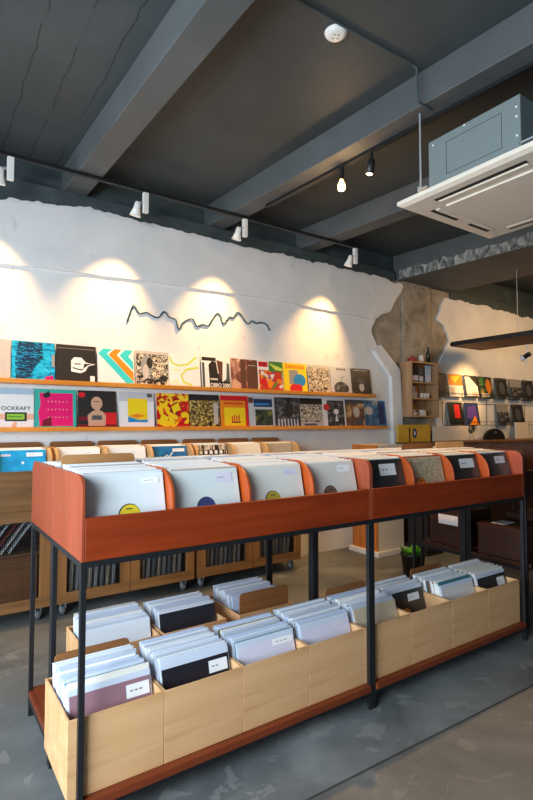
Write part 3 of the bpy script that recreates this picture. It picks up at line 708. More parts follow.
def c_whistle(a):
    a.rect(0, 0, 1, 0.97, A['char']); a.rect(0.03, 0.90, 0.97, 0.91, A['grey'])
    a.poly([(0.36, 0.30), (0.36, 0.58), (0.44, 0.68), (0.62, 0.68), (0.74, 0.55), (0.98, 0.52), (0.80, 0.46), (0.72, 0.32), (0.60, 0.26)], A['white'])
    a.poly([(0.66, 0.38), (0.70, 0.52), (0.92, 0.525), (0.78, 0.48)], A['black']); a.stroke([(0.40, 0.40), (0.55, 0.36), (0.66, 0.36)], 0.03, A['black']); a.rect(0.44, 0.48, 0.60, 0.53, A['grey']); a.rect(0.84, 0.05, 0.96, 0.2, A['white'])
def c_chevron(a):
    a.rect(0, 0, 1, 1, A['white'])
    a.poly([(0.02, 0.84), (0.16, 0.98), (0.40, 0.98), (0.26, 0.84), (0.98, 0.10), (0.98, 0.02), (0.80, 0.02)], A['teal'])
    a.poly([(0.30, 0.82), (0.46, 0.98), (0.66, 0.98), (0.52, 0.82), (0.98, 0.36), (0.98, 0.10)], A['orange'])
    a.poly([(0.60, 0.82), (0.76, 0.98), (0.98, 0.98), (0.84, 0.80), (0.98, 0.66), (0.98, 0.42)], A['teal'])
def c_face(a):
    a.rect(0, 0, 1, 1, A['beige']); a.rect(0.03, 0.02, 0.97, 0.92, bw); a.ell(0.62, 0.55, 0.22, 0.30, bw2); a.ell(0.32, 0.55, 0.16, 0.34, A['grey']); a.ell(0.42, 0.66, 0.09, 0.16, A['char']); a.ell(0.30, 0.42, 0.09, 0.2, A['beige']); a.stroke([(0.2, 0.1), (0.35, 0.2), (0.6, 0.12), (0.9, 0.24)], 0.05, A['char'])
def c_lime(a):
    a.rect(0, 0, 1, 1, A['white']); a.stroke([(0.02, 0.9), (0.1, 0.72), (0.3, 0.64), (0.6, 0.70), (0.9, 0.95)], 0.06, A['lime'])
    a.stroke([(0.70, 0.08), (0.45, 0.16), (0.38, 0.36), (0.55, 0.54), (0.95, 0.62)], 0.07, A['lime']); a.stroke([(0.1, 0.5), (0.36, 0.52)], 0.05, A['lgreen']); a.stroke([(0.05, 0.1), (0.25, 0.2), (0.3, 0.05)], 0.05, A['lgreen'])
def c_obro(a):
    a.rect(0, 0, 1, 1, A['white']); a.rect(0.02, 0.86, 0.5, 0.97, A['char']); a.poly([(0.26, 0.10), (0.24, 0.74), (0.36, 0.86), (0.5, 0.84), (0.55, 0.5), (0.7, 0.36), (0.68, 0.12)], A['char'])
    a.poly([(0.52, 0.9), (0.74, 0.86), (0.70, 0.3), (0.60, 0.34)], A['brown']); a.poly([(0.70, 0.22), (0.97, 0.22), (0.96, 0.80), (0.88, 0.84), (0.84, 0.32)], A['dgrey']); a.rect(0.02, 0.05, 0.10, 0.8, A['dgrey'])
    a.rect(0.26, 0.0, 0.98, 0.24, A['char']); a.text('OBRO 2000', 0.62, 0.06, 0.17, A['white'], 0.68, True); a.rect(0.28, 0.27, 0.54, 0.33, A['beige'])
def c_photo(a): a.rect(0, 0, 1, 1, photo); a.rect(0.36, 0.05, 0.54, 0.98, A['brown']); a.rect(0.60, 0.02, 0.98, 0.96, A['brown']); a.rect(0.64, 0.80, 0.94, 0.82, A['beige']); a.poly([(0.02, 0.02), (0.3, 0.02), (0.36, 0.2), (0.1, 0.35)], A['skin'])
def c_flow(a): a.rect(0, 0, 1, 1, A['white']); a.rect(0.04, 0.0, 0.98, 0.70, flower); a.rect(0.44, 0.66, 1, 1, A['green']); a.poly([(0.44, 0.95), (0.7, 0.72), (1, 0.7), (1, 0.78)], A['lime']); a.rect(0.04, 0.80, 0.40, 0.97, A['red']); [a.rect(0.08+0.1*i, 0.84, 0.14+0.1*i, 0.93, A['wine']) for i in range(3)]; a.ell(0.2, 0.3, 0.1, 0.14, A['red']); a.ell(0.45, 0.26, 0.1, 0.16, A['orange']); a.ell(0.3, 0.1, 0.09, 0.1, A['red'])
def c_blob(a):
    a.rect(0, 0, 1, 1, A['yel']); a.rect(0.24, 0.28, 0.62, 0.76, A['grey']); a.ell(0.68, 0.42, 0.26, 0.22, A['blue']); a.ell(0.40, 0.12, 0.16, 0.16, A['red']); a.ell(0.62, 0.14, 0.16, 0.15, A['red']); a.rect(0.36, 0.0, 0.66, 0.28, A['red'])
    for i in range(8): a.rect(0.10+0.105*i, 0.82, 0.17+0.105*i, 0.95-0.02*(i % 2), A['orange'])
def c_pat(a): a.rect(0, 0, 1, 1, A['beige']); a.rect(0.03, 0.03, 0.97, 0.90, bw2)
def c_hill(a): a.rect(0, 0, 1, 1, A['lgrey']); a.ell(0.5, 0.20, 0.36, 0.26, dusk); a.rect(0.0, 0.0, 1.0, 0.08, A['grey']); [a.rect(0.30+0.12*i, 0.88, 0.38+0.12*i, 0.95, A['dgrey']) for i in range(4)]; a.stroke([(0.5, 0.45), (0.5, 0.6), (0.66, 0.66)], 0.02, A['dgrey'])
def c_dark(a): a.rect(0, 0, 1, 1, dusk); a.rect(0.06, 0.06, 0.94, 0.90, A['char']); a.ell(0.5, 0.30, 0.13, 0.16, A['beige']); a.ell(0.5, 0.52, 0.2, 0.1, A['dgrey']); a.rect(0.2, 0.92, 0.8, 0.95, A['beige'])
def c_kraft(a):
    a.rect(0, 0, 1, 0.84, A['white']); a.rect(0, 0.84, 1, 1, A['sky']); a.rect(0, 0.22, 1, 0.36, A['peach']); a.text('OCKRAFT', 0.60, 0.455, 0.125, A['dgrey'], 0.66, True)
    a.rect(0.36, 0.18, 0.84, 0.40, A['char']); a.rect(0.40, 0.22, 0.79, 0.36, A['dgreen']); a.rect(0.44, 0.28, 0.74, 0.30, A['green']); a.poly([(0.50, 0.0), (0.60, 0.0), (0.62, 0.17), (0.54, 0.17)], A['peach'])
def c_mag(a):
    a.rect(0, 0, 1, 1, A['sea']); a.poly([(0.12, 0.06), (0.92, 0.06), (0.92, 0.90), (0.12, 0.90), (0.14, 0.6), (0.09, 0.4)], A['mag']); a.poly([(0.18, 0.84), (0.34, 0.96), (0.38, 0.82), (0.26, 0.76)], A['char']); a.poly([(0.16, 0.06), (0.40, 0.06), (0.40, 0.30), (0.2, 0.2)], A['wine'])
    for v in (0.68, 0.48, 0.28):
        for i in range(6): a.ell(0.32+0.09*i, v, 0.016, 0.016, A['peach'], 10)
def c_man(a):
    a.rect(0, 0, 1, 1, A['char']); a.rect(0.5, 0.08, 1, 0.42, A['red']); a.rect(0, 0, 1, 0.1, A['wine']); a.rect(0.02, 0.2, 0.3, 0.3, A['wine'])
    a.poly([(0.26, 0.06), (0.24, 0.34), (0.38, 0.46), (0.62, 0.46), (0.72, 0.34), (0.70, 0.06)], A['skin']); a.rect(0.43, 0.42, 0.56, 0.55, A['skin']); a.ell(0.48, 0.66, 0.15, 0.18, A['skin']); a.poly([(0.34, 0.22), (0.62, 0.22), (0.60, 0.34), (0.36, 0.34)], A['dgrey']); a.ell(0.10, 0.88, 0.09, 0.07, A['red']); a.rect(0.40, 0.70, 0.56, 0.72, A['brown'])
def c_beach(a): a.rect(0, 0, 1, 0.74, A['white']); a.rect(0, 0.74, 1, 1, A['lgrey']); a.rect(0.24, 0.16, 0.80, 0.82, A['yel']); a.poly([(0.24, 0.16), (0.80, 0.16), (0.80, 0.24), (0.55, 0.22), (0.24, 0.32)], A['blue']); a.poly([(0.26, 0.34), (0.5, 0.26), (0.74, 0.34), (0.5, 0.40)], A['orange']); a.rect(0.80, 0.86, 0.94, 0.97, A['dgrey'])
def c_flame(a): a.rect(0, 0, 1, 1, patch); a.rect(0, 0.76, 1, 1, flame); a.poly([(0.05, 0.1), (0.22, 0.04), (0.36, 0.3), (0.14, 0.42)], A['yel']); a.poly([(0.45, 0.6), (0.66, 0.74), (0.75, 0.52), (0.5, 0.45)], A['yel']); a.poly([(0.3, 0.1), (0.5, 0.02), (0.56, 0.2), (0.4, 0.28)], A['yel'])
def c_crowd(a): a.rect(0, 0, 1, 1, crowd); a.rect(0, 0.82, 1, 1, A['char']); a.rect(0.80, 0.1, 0.95, 0.75, A['beige'])
def c_orange(a): a.rect(0, 0, 1, 1, A['orange']); a.rect(0.0, 0.84, 0.98, 0.99, A['red']); a.rect(0.9, 0.0, 1, 0.98, A['red']); a.rect(0.12, 0.06, 0.88, 0.62, A['yel']); [a.rect(0.38+0.08*i, 0.16, 0.42+0.08*i, 0.36+0.03*(i % 2), A['red']) for i in range(4)]; a.rect(0.38, 0.14, 0.70, 0.18, A['wine']); [a.rect(0.12+0.1*i, 0.72, 0.19+0.1*i, 0.78, A['red']) for i in range(7)]
def c_land(a): a.rect(0, 0, 1, 1, A['lgrey']); a.rect(0.24, 0.06, 0.92, 0.58, land); a.rect(0.20, 0.66, 0.92, 0.92, A['navy']); a.rect(0.24, 0.72, 0.8, 0.78, A['blue']); a.rect(0.0, 0.78, 0.18, 0.96, A['brown']); a.rect(0.50, 0.30, 0.55, 0.42, A['black'])
def c_dark2(a): a.rect(0, 0, 1, 1, dusk); a.ell(0.55, 0.56, 0.18, 0.24, A['char']); a.ell(0.55, 0.84, 0.08, 0.1, A['char']); [a.rect(0.08+0.13*i, 0.03, 0.14+0.13*i, 0.28, A['lgrey']) for i in range(7)]
def c_comic(a): a.rect(0, 0, 1, 1, A['beige']); a.rect(0.0, 0.78, 1, 1, A['black']); a.rect(0.03, 0.18, 0.97, 0.76, bw2); a.rect(0.15, 0.05, 0.7, 0.12, A['dgrey'])
def c_star(a): a.rect(0, 0, 1, 1, A['white']); a.rect(0.2, 0, 1, 0.95, dusk); a.ell(0.18, 0.70, 0.15, 0.12, A['red']); a.poly([(0.55, 0.2), (0.62, 0.5), (0.70, 0.2)], A['white']); a.ell(0.62, 0.55, 0.12, 0.1, A['white'])
def c_rust(a): a.rect(0, 0, 1, 1, glow); a.rect(0.0, 0.86, 1, 1, A['dgrey']); a.ell(0.6, 0.55, 0.16, 0.2, A['beige']); a.rect(0.5, 0.1, 0.9, 0.3, A['dgrey']); a.rect(0.0, 0.0, 0.05, 1, A['white'])
def c_blup(a): a.rect(0, 0, 1, 1, bluep); a.ell(0.5, 0.6, 0.2, 0.16, A['beige'])
def c_navy(a): a.rect(0, 0, 1, 1, DBLUE); a.rect(0.6, 0.1, 0.9, 0.9, A['navy'])
GU, GL = 'record covers on the upper wall ledge', 'record covers on the lower wall ledge'
UP = [(-0.05, A['beige'], 'plain beige sleeve cut off at the left end of the upper ledge', lambda a: a.rect(0, 0, 1, 1, A['beige'])),
      (0.266, A['navy'], 'cyan cover with dark scribbled lines and a pink corner', c_blue), (0.586, A['char'], 'black cover with a white whistle-shaped emblem', c_whistle), (0.908, A['white'], 'white cover with turquoise and orange chevron stripes', c_chevron),
      (1.230, A['beige'], 'black and white ink drawing cover beside the chevron cover', c_face), (1.541, A['white'], 'white cover with lime green brush strokes', c_lime), (1.867, A['white'], 'black and white photo cover with the bold title OBRO 2000', c_obro),
      (2.183, A['beige'], 'reddish brown photo cover with dark upright bands', c_photo), (2.495, A['white'], 'red and green flower collage cover', c_flow), (2.812, A['yel'], 'yellow cover with grey, blue and red rounded shapes', c_blob),
      (3.140, A['beige'], 'dense black and cream pattern cover on the upper ledge right of the yellow one', c_pat), (3.459, A['lgrey'], 'pale grey cover with a dark mound, second from right on top', c_hill), (3.775, A['char'], 'dark cover with a pale glow at the right end of the upper ledge', c_dark)]
LO = [(0.118, A['white'], 'white cover lettered OCKRAFT with a green display and orange band', c_kraft, 0), (0.433, A['sea'], 'seafoam cover with a bright magenta square', c_mag, 0), (0.758, A['char'], 'black and red cover picturing a bare-chested person', c_man, 0), (1.094, A['white'], 'white cover with a yellow beach picture in the middle', c_beach, 0),
      (1.429, A['red'], 'red and yellow patchwork cover', c_flame, 0), (1.746, A['char'], 'dark cover crowded with yellowish figures', c_crowd, 0), (2.071, A['orange'], 'orange and red cover with a yellow panel', c_orange, 0), (2.388, A['lgrey'], 'pale cover with a dark landscape and navy strip', c_land, 0), (2.710, A['dgrey'], 'grey photo cover with a dark figure above pale bars', c_dark2, 0), (3.030, A['black'], 'cream comic drawing cover with a black top band', c_comic, 0),
      (3.346, A['white'], 'white edged dark cover with a red spot', c_star, 0), (3.663, A['white'], 'rust and grey cover with a pale glow on the lower ledge', c_rust, 0), (3.905, A['navy'], 'blue and tan painted cover half hidden on the lower ledge', c_blup, 0.006), (4.035, A['navy'], 'dark blue cover at the right end of the lower ledge', c_navy, 0.0115)]
for x, m, l, fn in UP: cover(x, ZU, m, l, fn, GU)
for x, m, l, fn, dy in LO: cover(x, ZL, m, l, fn, GL, dy)
# mountain outline made of bent wire
art = [(1.005, 2.262), (1.031, 2.349), (1.062, 2.413), (1.112, 2.353), (1.18, 2.367), (1.236, 2.342), (1.293, 2.338), (1.344, 2.395), (1.394, 2.352), (1.459, 2.332), (1.483, 2.252), (1.507, 2.262), (1.528, 2.312), (1.619, 2.364), (1.672, 2.3), (1.728, 2.32), (1.792, 2.318), (1.83, 2.374), (1.882, 2.444), (1.922, 2.429), (1.955, 2.353), (2.022, 2.426), (2.063, 2.422), (2.125, 2.483), (2.23, 2.384), (2.284, 2.417), (2.338, 2.399), (2.404, 2.415), (2.467, 2.394), (2.497, 2.341)]
def smooth_path(P, n=5):
    out = []
    for i in range(len(P)-1):
        p0, p1, p2, p3 = P[max(i-1, 0)], P[i], P[i+1], P[min(i+2, len(P)-1)]
        for k in range(n):
            t = k/n; out.append(tuple(0.5*((2*b)+(-a+c)*t+(2*a-5*b+4*c-d)*t*t+(-a+3*b-3*c+d)*t**3) for a, b, c, d in zip(p0, p1, p2, p3)))
    out.append(P[-1]); return out
sp = smooth_path(art)
b = MB(); b.tube([(x, 2.466, z) for x, z in sp], [0.0062+0.003*abs(mnoise.noise((x*9, z*9, 4))) for x, z in sp], M_teal, 8)
tag(b.build('wire_mountain_outline'), 'dark teal wire outline of a mountain range fixed on the white wall', 'wall art')

# ------------------------------------------------------------------ ceiling things
def spot_light(name, parent, loc, target, power, size, blend=1.0, col=WARM, rad=0.02):
    l = bpy.data.lights.new(name, 'SPOT'); l.energy = power; l.spot_size = R(size); l.spot_blend = blend; l.color = col; l.shadow_soft_size = rad
    o = bpy.data.objects.new(name, l); COL.objects.link(o); o.location = loc
    d = Vector(target)-Vector(loc); o.rotation_euler = d.to_track_quat('-Z', 'Y').to_euler(); o.parent = parent; o.matrix_parent_inverse = parent.matrix_world.inverted(); return o
M_lamp = bpy.data.materials.new('lamp_glow'); M_lamp.use_nodes = True
_b = M_lamp.node_tree.nodes['Principled BSDF']; _b.inputs['Emission Color'].default_value = (1, 0.72, 0.38, 1); _b.inputs['Emission Strength'].default_value = 12; _b.inputs['Base Color'].default_value = (1, .9, .7, 1)
M_lampw = plain('lamp_white', rgb(240, 238, 232), 0.35)
b = MB(); b.box((-0.9, 2.085, 3.262), (3.42, 2.118, 3.288), M_steel); tag(b.build('light_track'), 'long black lighting track running under the ceiling beams along the back wall', 'light track')
def track_spot(x, target, label, power=SPOT_W, size=72):
    e = empty('track_spotlight', (x, 2.10, 3.261)); bpy.context.view_layer.update()
    one('adapter', lambda b: b.box((-0.022, -0.018, -0.165), (0.022, 0.018, 0.0), M_lampw), parent=e, bevel=0.004)
    one('swivel', lambda b: b.tube([(-0.018, 0, -0.085), (-0.055, 0.004, -0.09), (-0.062, 0.006, -0.12)], 0.010, M_wheel, 8), parent=e)
    hp = Vector((-0.065, 0.008, -0.115)); d = (Vector(target)-(Vector(e.location)+hp)).normalized()
    q = d.to_track_quat('-Z', 'Y').to_matrix().to_4x4(); mt = Matrix.Translation(hp) @ q
    one('lamp_head', lambda b: b.lathe([(0.0001, 0.03), (0.018, 0.03), (0.024, 0.015), (0.026, -0.02), (0.046, -0.085), (0.043, -0.085), (0.022, -0.03), (0.0001, -0.03)], M_lampw, 20, mt), parent=e)
    one('lamp', lambda b: b.lathe([(0.0001, -0.062), (0.030, -0.062), (0.030, -0.056), (0.0001, -0.056)], M_lamp, 16, mt), parent=e)
    c = Vector(e.location)+hp+d*0.092
    spot_light('spot_beam', e, tuple(c), target, power, size)
    tag(e, label, 'spotlight', 'white spotlights on the long black track'); return e
track_spot(0.03, (-0.10, 2.475, 1.80), 'white track spotlight at the left edge, above the beige sleeve')
track_spot(1.02, (0.80, 2.475, 1.80), 'white track spotlight left of the mountain outline')
track_spot(1.97, (1.78, 2.475, 1.80), 'white track spotlight above the middle of the mountain outline')
track_spot(3.36, (3.07, 2.475, 1.80), 'white track spotlight at the right end of the long track, near the pillar')
# smoke detector
e = empty('smoke_detector', (1.34, 0.17, ZC-0.0005))
one('housing', lambda b: b.lathe([(0.0001, -0.024), (0.034, -0.0245), (0.046, -0.021), (0.056, -0.012), (0.060, -0.006), (0.062, 0.0)], M_lampw, 32), parent=e)
one('vent', lambda b: [b.box((-0.002+0.018*math.cos(q)-0.006, 0.018*math.sin(q)-0.002, -0.0250), (0.018*math.cos(q)+0.006, 0.018*math.sin(q)+0.002, -0.0235), M_slot) for q in (0.3, 1.9, 3.6, 5.0)], parent=e)
tag(e, 'round white smoke detector on the dark ceiling', 'smoke detector')
# conduit over the ceiling and beam
b = MB(); b.tube([(0.7, 0.112, 3.492), (0.98, 0.107, 3.489), (1.45, 0.101, 3.489), (1.84, 0.088, 3.489), (1.898, 0.086, 3.48), (1.899, 0.086, 3.40), (1.899, 0.086, 3.30), (1.91, 0.088, 3.279), (2.05, 0.10, 3.279)], 0.008, M_band, 8)
tag(b.build('cable_conduit'), 'grey cable conduit crossing the ceiling and bending down over the second beam', 'conduit')
# track with a bulb and a black spot under the second beam
mt2 = Matrix.Translation((1.8875, 2.50, 0)) @ Matrix.Rotation(R(4.0), 4, 'Z')
b = MB(); b.box((0.045, -3.4, 3.266), (0.078, -0.72, 3.289), M_steel, mt2); tag(b.build('light_track'), 'short black lighting track under the second ceiling beam', 'light track')
def on_track2(y): return mt2 @ Vector((0.0615, y, 3.2655))
p = on_track2(-1.60)
e = empty('pendant_bulb', p); bpy.context.view_layer.update()
one('socket', lambda b: b.tube([(0, 0, 0), (0, 0, -0.085)], [0.017, 0.017], M_black, 14), parent=e)
M_bulb = bpy.data.materials.new('bulb_glow'); M_bulb.use_nodes = True
_b = M_bulb.node_tree.nodes['Principled BSDF']; _b.inputs['Emission Color'].default_value = (1, 0.46, 0.13, 1); _b.inputs['Emission Strength'].default_value = 9; _b.inputs['Base Color'].default_value = (1, .8, .5, 1)
one('bulb', lambda b: b.lathe([(0.012, -0.085), (0.014, -0.095), (0.026, -0.118), (0.030, -0.138), (0.026, -0.158), (0.014, -0.168), (0.0001, -0.171)], M_bulb, 20), parent=e)
l = bpy.data.lights.new('bulb_light', 'POINT'); l.energy = 8; l.color = (1, 0.60, 0.28); l.shadow_soft_size = 0.03
lo_ = bpy.data.objects.new('bulb_light', l); COL.objects.link(lo_); lo_.parent = e; lo_.location = (0, 0, -0.215)
tag(e, 'glowing bare bulb hanging from the short track under the second beam', 'light bulb')
p = on_track2(-1.88); e = empty('track_spotlight', p); bpy.context.view_layer.update()
one('adapter', lambda b: b.tube([(0, 0, 0), (0, 0, -0.06)], 0.012, M_black, 10), parent=e)
mt = Matrix.Translation((0, 0, -0.055)) @ Matrix.Rotation(R(10), 4, 'Y')
one('lamp_head', lambda b: b.lathe([(0.0001, 0.0), (0.028, 0.0), (0.030, -0.01), (0.030, -0.11), (0.026, -0.11), (0.022, -0.09), (0.0001, -0.09)], M_steel, 20, mt), parent=e)
one('lamp', lambda b: b.lathe([(0.0001, -0.101), (0.021, -0.101), (0.021, -0.096), (0.0001, -0.096)], M_lamp, 16, mt), parent=e)
spot_light('spot_beam', e, tuple(p+Vector((-0.02, 0, -0.172))), (2.05, 0.45, 0.2), 200, 110, 0.8)
tag(e, 'black cylinder spotlight beside the glowing bulb', 'spotlight')
# ceiling cassette air conditioner
e = empty('air_conditioner', (1.906, 0.253, 2.70))
L_, W_ = 0.975, 0.95        # along +X, along -Y
def panel(b):
    b.box((0, -W_, 0.012), (L_, 0, 0.035), M_cream)
    z0, z1, i = 0.0, 0.012, 0.03
    vs = [(0, -W_, z1), (L_, -W_, z1), (L_, 0, z1), (0, 0, z1), (i, -W_+i, z0), (L_-i, -W_+i, z0), (L_-i, -i, z0), (i, -i, z0)]
    b.add(vs, [(0, 4, 5, 1), (1, 5, 6, 2), (2, 6, 7, 3), (3, 7, 4, 0), (7, 6, 5, 4)], M_cream)
one('fascia', panel, parent=e)
def slots(b):
    for a, c in (((0.085, -W_+0.2, -0.0012), (0.115, -0.2, -0.0004)), ((L_-0.115, -W_+0.2, -0.0012), (L_-0.085, -0.2, -0.0004)), ((0.2, -0.115, -0.0012), (0.46, -0.085, -0.0004)), ((0.58, -0.115, -0.0012), (0.80, -0.085, -0.0004)), ((0.2, -W_+0.085, -0.0012), (L_-0.2, -W_+0.115, -0.0004))): b.box(a, c, M_slot)
one('air_outlet', slots, parent=e)
def louvre(b):
    for a, c in (((0.120, -W_+0.21, -0.008), (0.150, -0.21, -0.0005)), ((0.21, -0.150, -0.008), (0.79, -0.120, -0.0005)), ((L_-0.150, -W_+0.21, -0.008), (L_-0.12, -0.21, -0.0005))): b.box(a, c, M_cream)
one('louvre', louvre, parent=e, bevel=0.003)
one('intake_grille', lambda b: (b.box((0.2, -W_+0.2, -0.012), (L_-0.2, -0.2, -0.0005), M_cream)), parent=e, bevel=0.004)
bx0, bx1, by0, by1, bz0, bz1 = 0.10, 0.87, -0.72, -0.14, 0.035, 0.365
oct_ = [(bx0, by0), (bx1, by0), (bx1, by1), (bx0+0.03, by1), (bx0, by1-0.02)]
one('casing', lambda b: b.prism(oct_, 'Z', bz0, bz1, M_galv), parent=e, bevel=0.004)
def cover_plate(b):
    y0, y1, z0, z1 = by0+0.10, by1-0.14, bz0+0.09, bz1-0.05; q = 0.0025; x = bx0-0.0012
    for a, c in (((x, y0, z0), (x+0.001, y1, z0+q)), ((x, y0, z1-q), (x+0.001, y1, z1)), ((x, y0, z0), (x+0.001, y0+q, z1)), ((x, y1-q, z0), (x+0.001, y1, z1))): b.box(a, c, M_slot)
one('access_panel_seam', cover_plate, parent=e)
def screws(b):
    for y, z in ((by0+0.02, bz1-0.06), (by0+0.02, bz0+0.12), (by0+0.02, bz0+0.22), (-0.4, bz1-0.01), (by1-0.05, bz1-0.03)): b.lathe([(0.0001, -0.002), (0.006, -0.0015), (0.006, 0.001)], M_sticker, 10, Matrix.Translation((bx0-0.0005, y, z)) @ Matrix.Rotation(PI/2, 4, 'Y'))
one('screw', screws, parent=e)
for x, y in ((0.118, -0.085), (bx1+0.03, -0.085), (0.118, by0-0.14), (bx1+0.03, by0-0.14)):
    one('hanger_rod', lambda b: (b.tube([(x, y, 0.5895 if (x < 0.3 and y > -0.3) else ZC-2.701), (x, y, 0.10)], 0.006, M_wheel, 8), b.box((x-0.014, y-0.014, 0.10), (x+0.014, y+0.014, 0.13), M_wheel), b.box((min(x, bx0 if x < .3 else bx1)-0.0, min(y, by1 if y > -.3 else by0), 0.105), (max(x, bx0+.01 if x < .3 else bx1-.01)+0.0, max(y, by1 if y > -.3 else by0)+0.01, 0.115), M_wheel)), parent=e)
tag(e, 'cream ceiling cassette air conditioner with a galvanised casing hung from rods', 'air conditioner')
# suspended tray in front of the right-hand wall
e = empty('hanging_tray', (5.26, 2.30, 2.40))
one('board', lambda b: b.box((0.012, -3.0, 0.0), (0.65, -0.012, 0.014), M_card), parent=e)
def fr(b):
    b.box((0, -3.0, -0.006), (0.012, 0, 0.05), M_steel); b.box((0.65, -3.0, -0.006), (0.662, 0, 0.05), M_steel); b.box((0.012, -0.012, -0.006), (0.65, 0, 0.05), M_steel); b.box((0.012, -3.0, -0.006), (0.65, -2.988, 0.05), M_steel)
    b.tube([(0.02, 0.0, 0.022), (0.02, 0.012, 0.022)], 0.02, M_steel, 12)
one('frame', fr, parent=e)
for x, y in ((0.006, -0.9), (0.656, -0.9), (0.006, -2.6), (0.656, -2.6)):
    one('hanging_wire', lambda b: b.tube([(x, y, 0.05), (x, y, (3.18 if y > -1.5 else 3.179)-2.40)], 0.003, M_wheel, 6), parent=e)
tag(e, 'black framed wooden tray hanging on wires in front of the right wall', 'hanging shelf')
e = empty('clamp_spotlight', (5.90, 1.64, 2.394)); bpy.context.view_layer.update()
one('stem', lambda b: b.tube([(0, 0, 0), (0, 0, -0.10), (0.005, 0.005, -0.19), (0.002, 0.02, -0.255), (-0.02, 0.03, -0.27)], 0.010, M_lampw, 10), parent=e)
hp = Vector((-0.01, 0.01, -0.15)); d = (Vector((5.92, 2.475, 1.85))-(Vector((5.90, 1.64, 2.394))+hp)).normalized(); mt = Matrix.Translation(hp) @ d.to_track_quat('-Z', 'Y').to_matrix().to_4x4()
one('lamp_head', lambda b: b.lathe([(0.0001, 0.06), (0.028, 0.06), (0.03, 0.05), (0.03, -0.02), (0.0001, -0.02)], M_black, 18, mt), parent=e)
one('lamp', lambda b: b.lathe([(0.03, -0.021), (0.042, -0.05), (0.036, -0.075), (0.0001, -0.08)], M_lampw, 18, mt), parent=e)
spot_light('spot_beam', e, tuple(Vector((5.90, 1.64, 2.394))+hp+d*0.10), (5.80, 2.475, 1.80), 55, 68, 0.9)
tag(e, 'small black and white spotlight fixed below the hanging tray at the right edge', 'spotlight')

# ------------------------------------------------------------------ things around the pillar
M_cabinetwood = wood('greyed_pine', rgb(150, 112, 78), rgb(182, 144, 104), 'Z', 0.6)
e = empty('wall_cubby', (4.46, 2.28, 1.47))
W2, H2, D2 = 0.51, 0.68, 0.188
def cub(b):
    t = 0.018
    b.box((0, 0, 0), (t, D2, H2), M_cabinetwood); b.box((W2-t, 0, 0), (W2, D2, H2), M_cabinetwood); b.box((t, 0, 0), (W2-t, D2, t), M_tan); b.box((t, 0, H2-t), (W2-t, D2, H2), M_tan); b.box((t, D2-0.01, t), (W2-t, D2, H2-t), M_cabinetwood)
one('box_frame', cub, parent=e, bevel=0.002)
for z in (0.215, 0.415): one('shelf', lambda b: b.box((0.018, 0.004, z), (W2-0.018, D2-0.01, z+0.016), M_tan), parent=e)
tag(e, 'open wooden cubby with two shelves hung on the bare concrete pillar', 'wall shelf')
def thing1(name, fn, label, cat, group=None, loc=None, bevel=0.0):
    b = MB(); fn(b); o = b.build(name, loc=loc, bevel=bevel); return tag(o, label, cat, group)
zt = 1.47+0.68+0.0006
M_rust = plain('red_ornament', rgb(150, 44, 34), 0.5); M_cer = plain('white_ceramic', rgb(222, 214, 200), 0.35); M_greenl = plain('leaf_green', rgb(74, 150, 40), 0.5); M_dkgreen = plain('bottle_green', rgb(34, 44, 32), 0.3); M_kraft = plain('kraft_card', rgb(186, 136, 62), 0.6)
thing1('red_ornament', lambda b: (b.lathe([(0.0001, 0), (0.05, 0), (0.06, 0.02), (0.045, 0.045), (0.0001, 0.05)], M_rust, 16), b.lathe([(0.012, 0.045), (0.02, 0.07), (0.0001, 0.085)], M_rust, 10)), 'small red ornament on top of the wall cubby', 'ornament', loc=(4.57, 2.36, zt))
thing1('white_jar', lambda b: b.lathe([(0.0001, 0), (0.032, 0), (0.036, 0.05), (0.028, 0.08), (0.028, 0.095), (0.0001, 0.096)], M_cer, 16), 'white jar on top of the wall cubby, right of the red ornament', 'jar', loc=(4.74, 2.36, zt))
thing1('dark_bottle', lambda b: b.lathe([(0.0001, 0), (0.028, 0), (0.028, 0.13), (0.012, 0.17), (0.011, 0.21), (0.0001, 0.212)], M_dkgreen, 16), 'slim dark bottle on top of the wall cubby', 'bottle', loc=(4.88, 2.36, zt))
def book(x, z, w_, h, m, label, y=2.36, lean=0.0, t=0.012, name='small_print'):
    b = MB(); b.box((-w_/2, -t/2, 0), (w_/2, t/2, h), m); b.box((-w_/2+0.004, -t/2-0.0006, h*0.1), (w_/2-0.004, -t/2, h*0.45), M_pale)
    o = b.build(name, loc=(x, y, z+0.0008), rot=(-lean, 0, 0)); tag(o, label, 'print'); return o
z1, z2, z3 = 1.488, 1.70+0.001, 1.90+0.001
book(4.60, z3, 0.15, 0.19, A['black'], 'black card in the top compartment of the wall cubby')
book(4.73, z3, 0.08, 0.17, A['dgrey'], 'grey card beside the black one in the top cubby compartment')
book(4.87, z3, 0.10, 0.22, A['sky'], 'pale blue card at the right of the top cubby compartment')
book(4.55, z2, 0.12, 0.15, A['sky'], 'pale blue card leaning in the middle compartment of the wall cubby')
book(4.66, z2, 0.10, 0.17, A['orange'], 'orange card in the middle compartment of the wall cubby', y=2.41)
for i in range(3): thing1('small_cup', lambda b: b.lathe([(0.0001, 0), (0.020, 0), (0.024, 0.065), (0.021, 0.065), (0.018, 0.006), (0.0001, 0.006)], M_cer, 14), 'small white cup standing in a row in the middle cubby compartment', 'cup', 'white cups in the cubby', loc=(4.72+0.055*i, 2.34, z2+0.0006))
book(4.60, z1, 0.16, 0.16, M_kraft, 'large kraft card in the lowest compartment of the wall cubby', y=2.41)
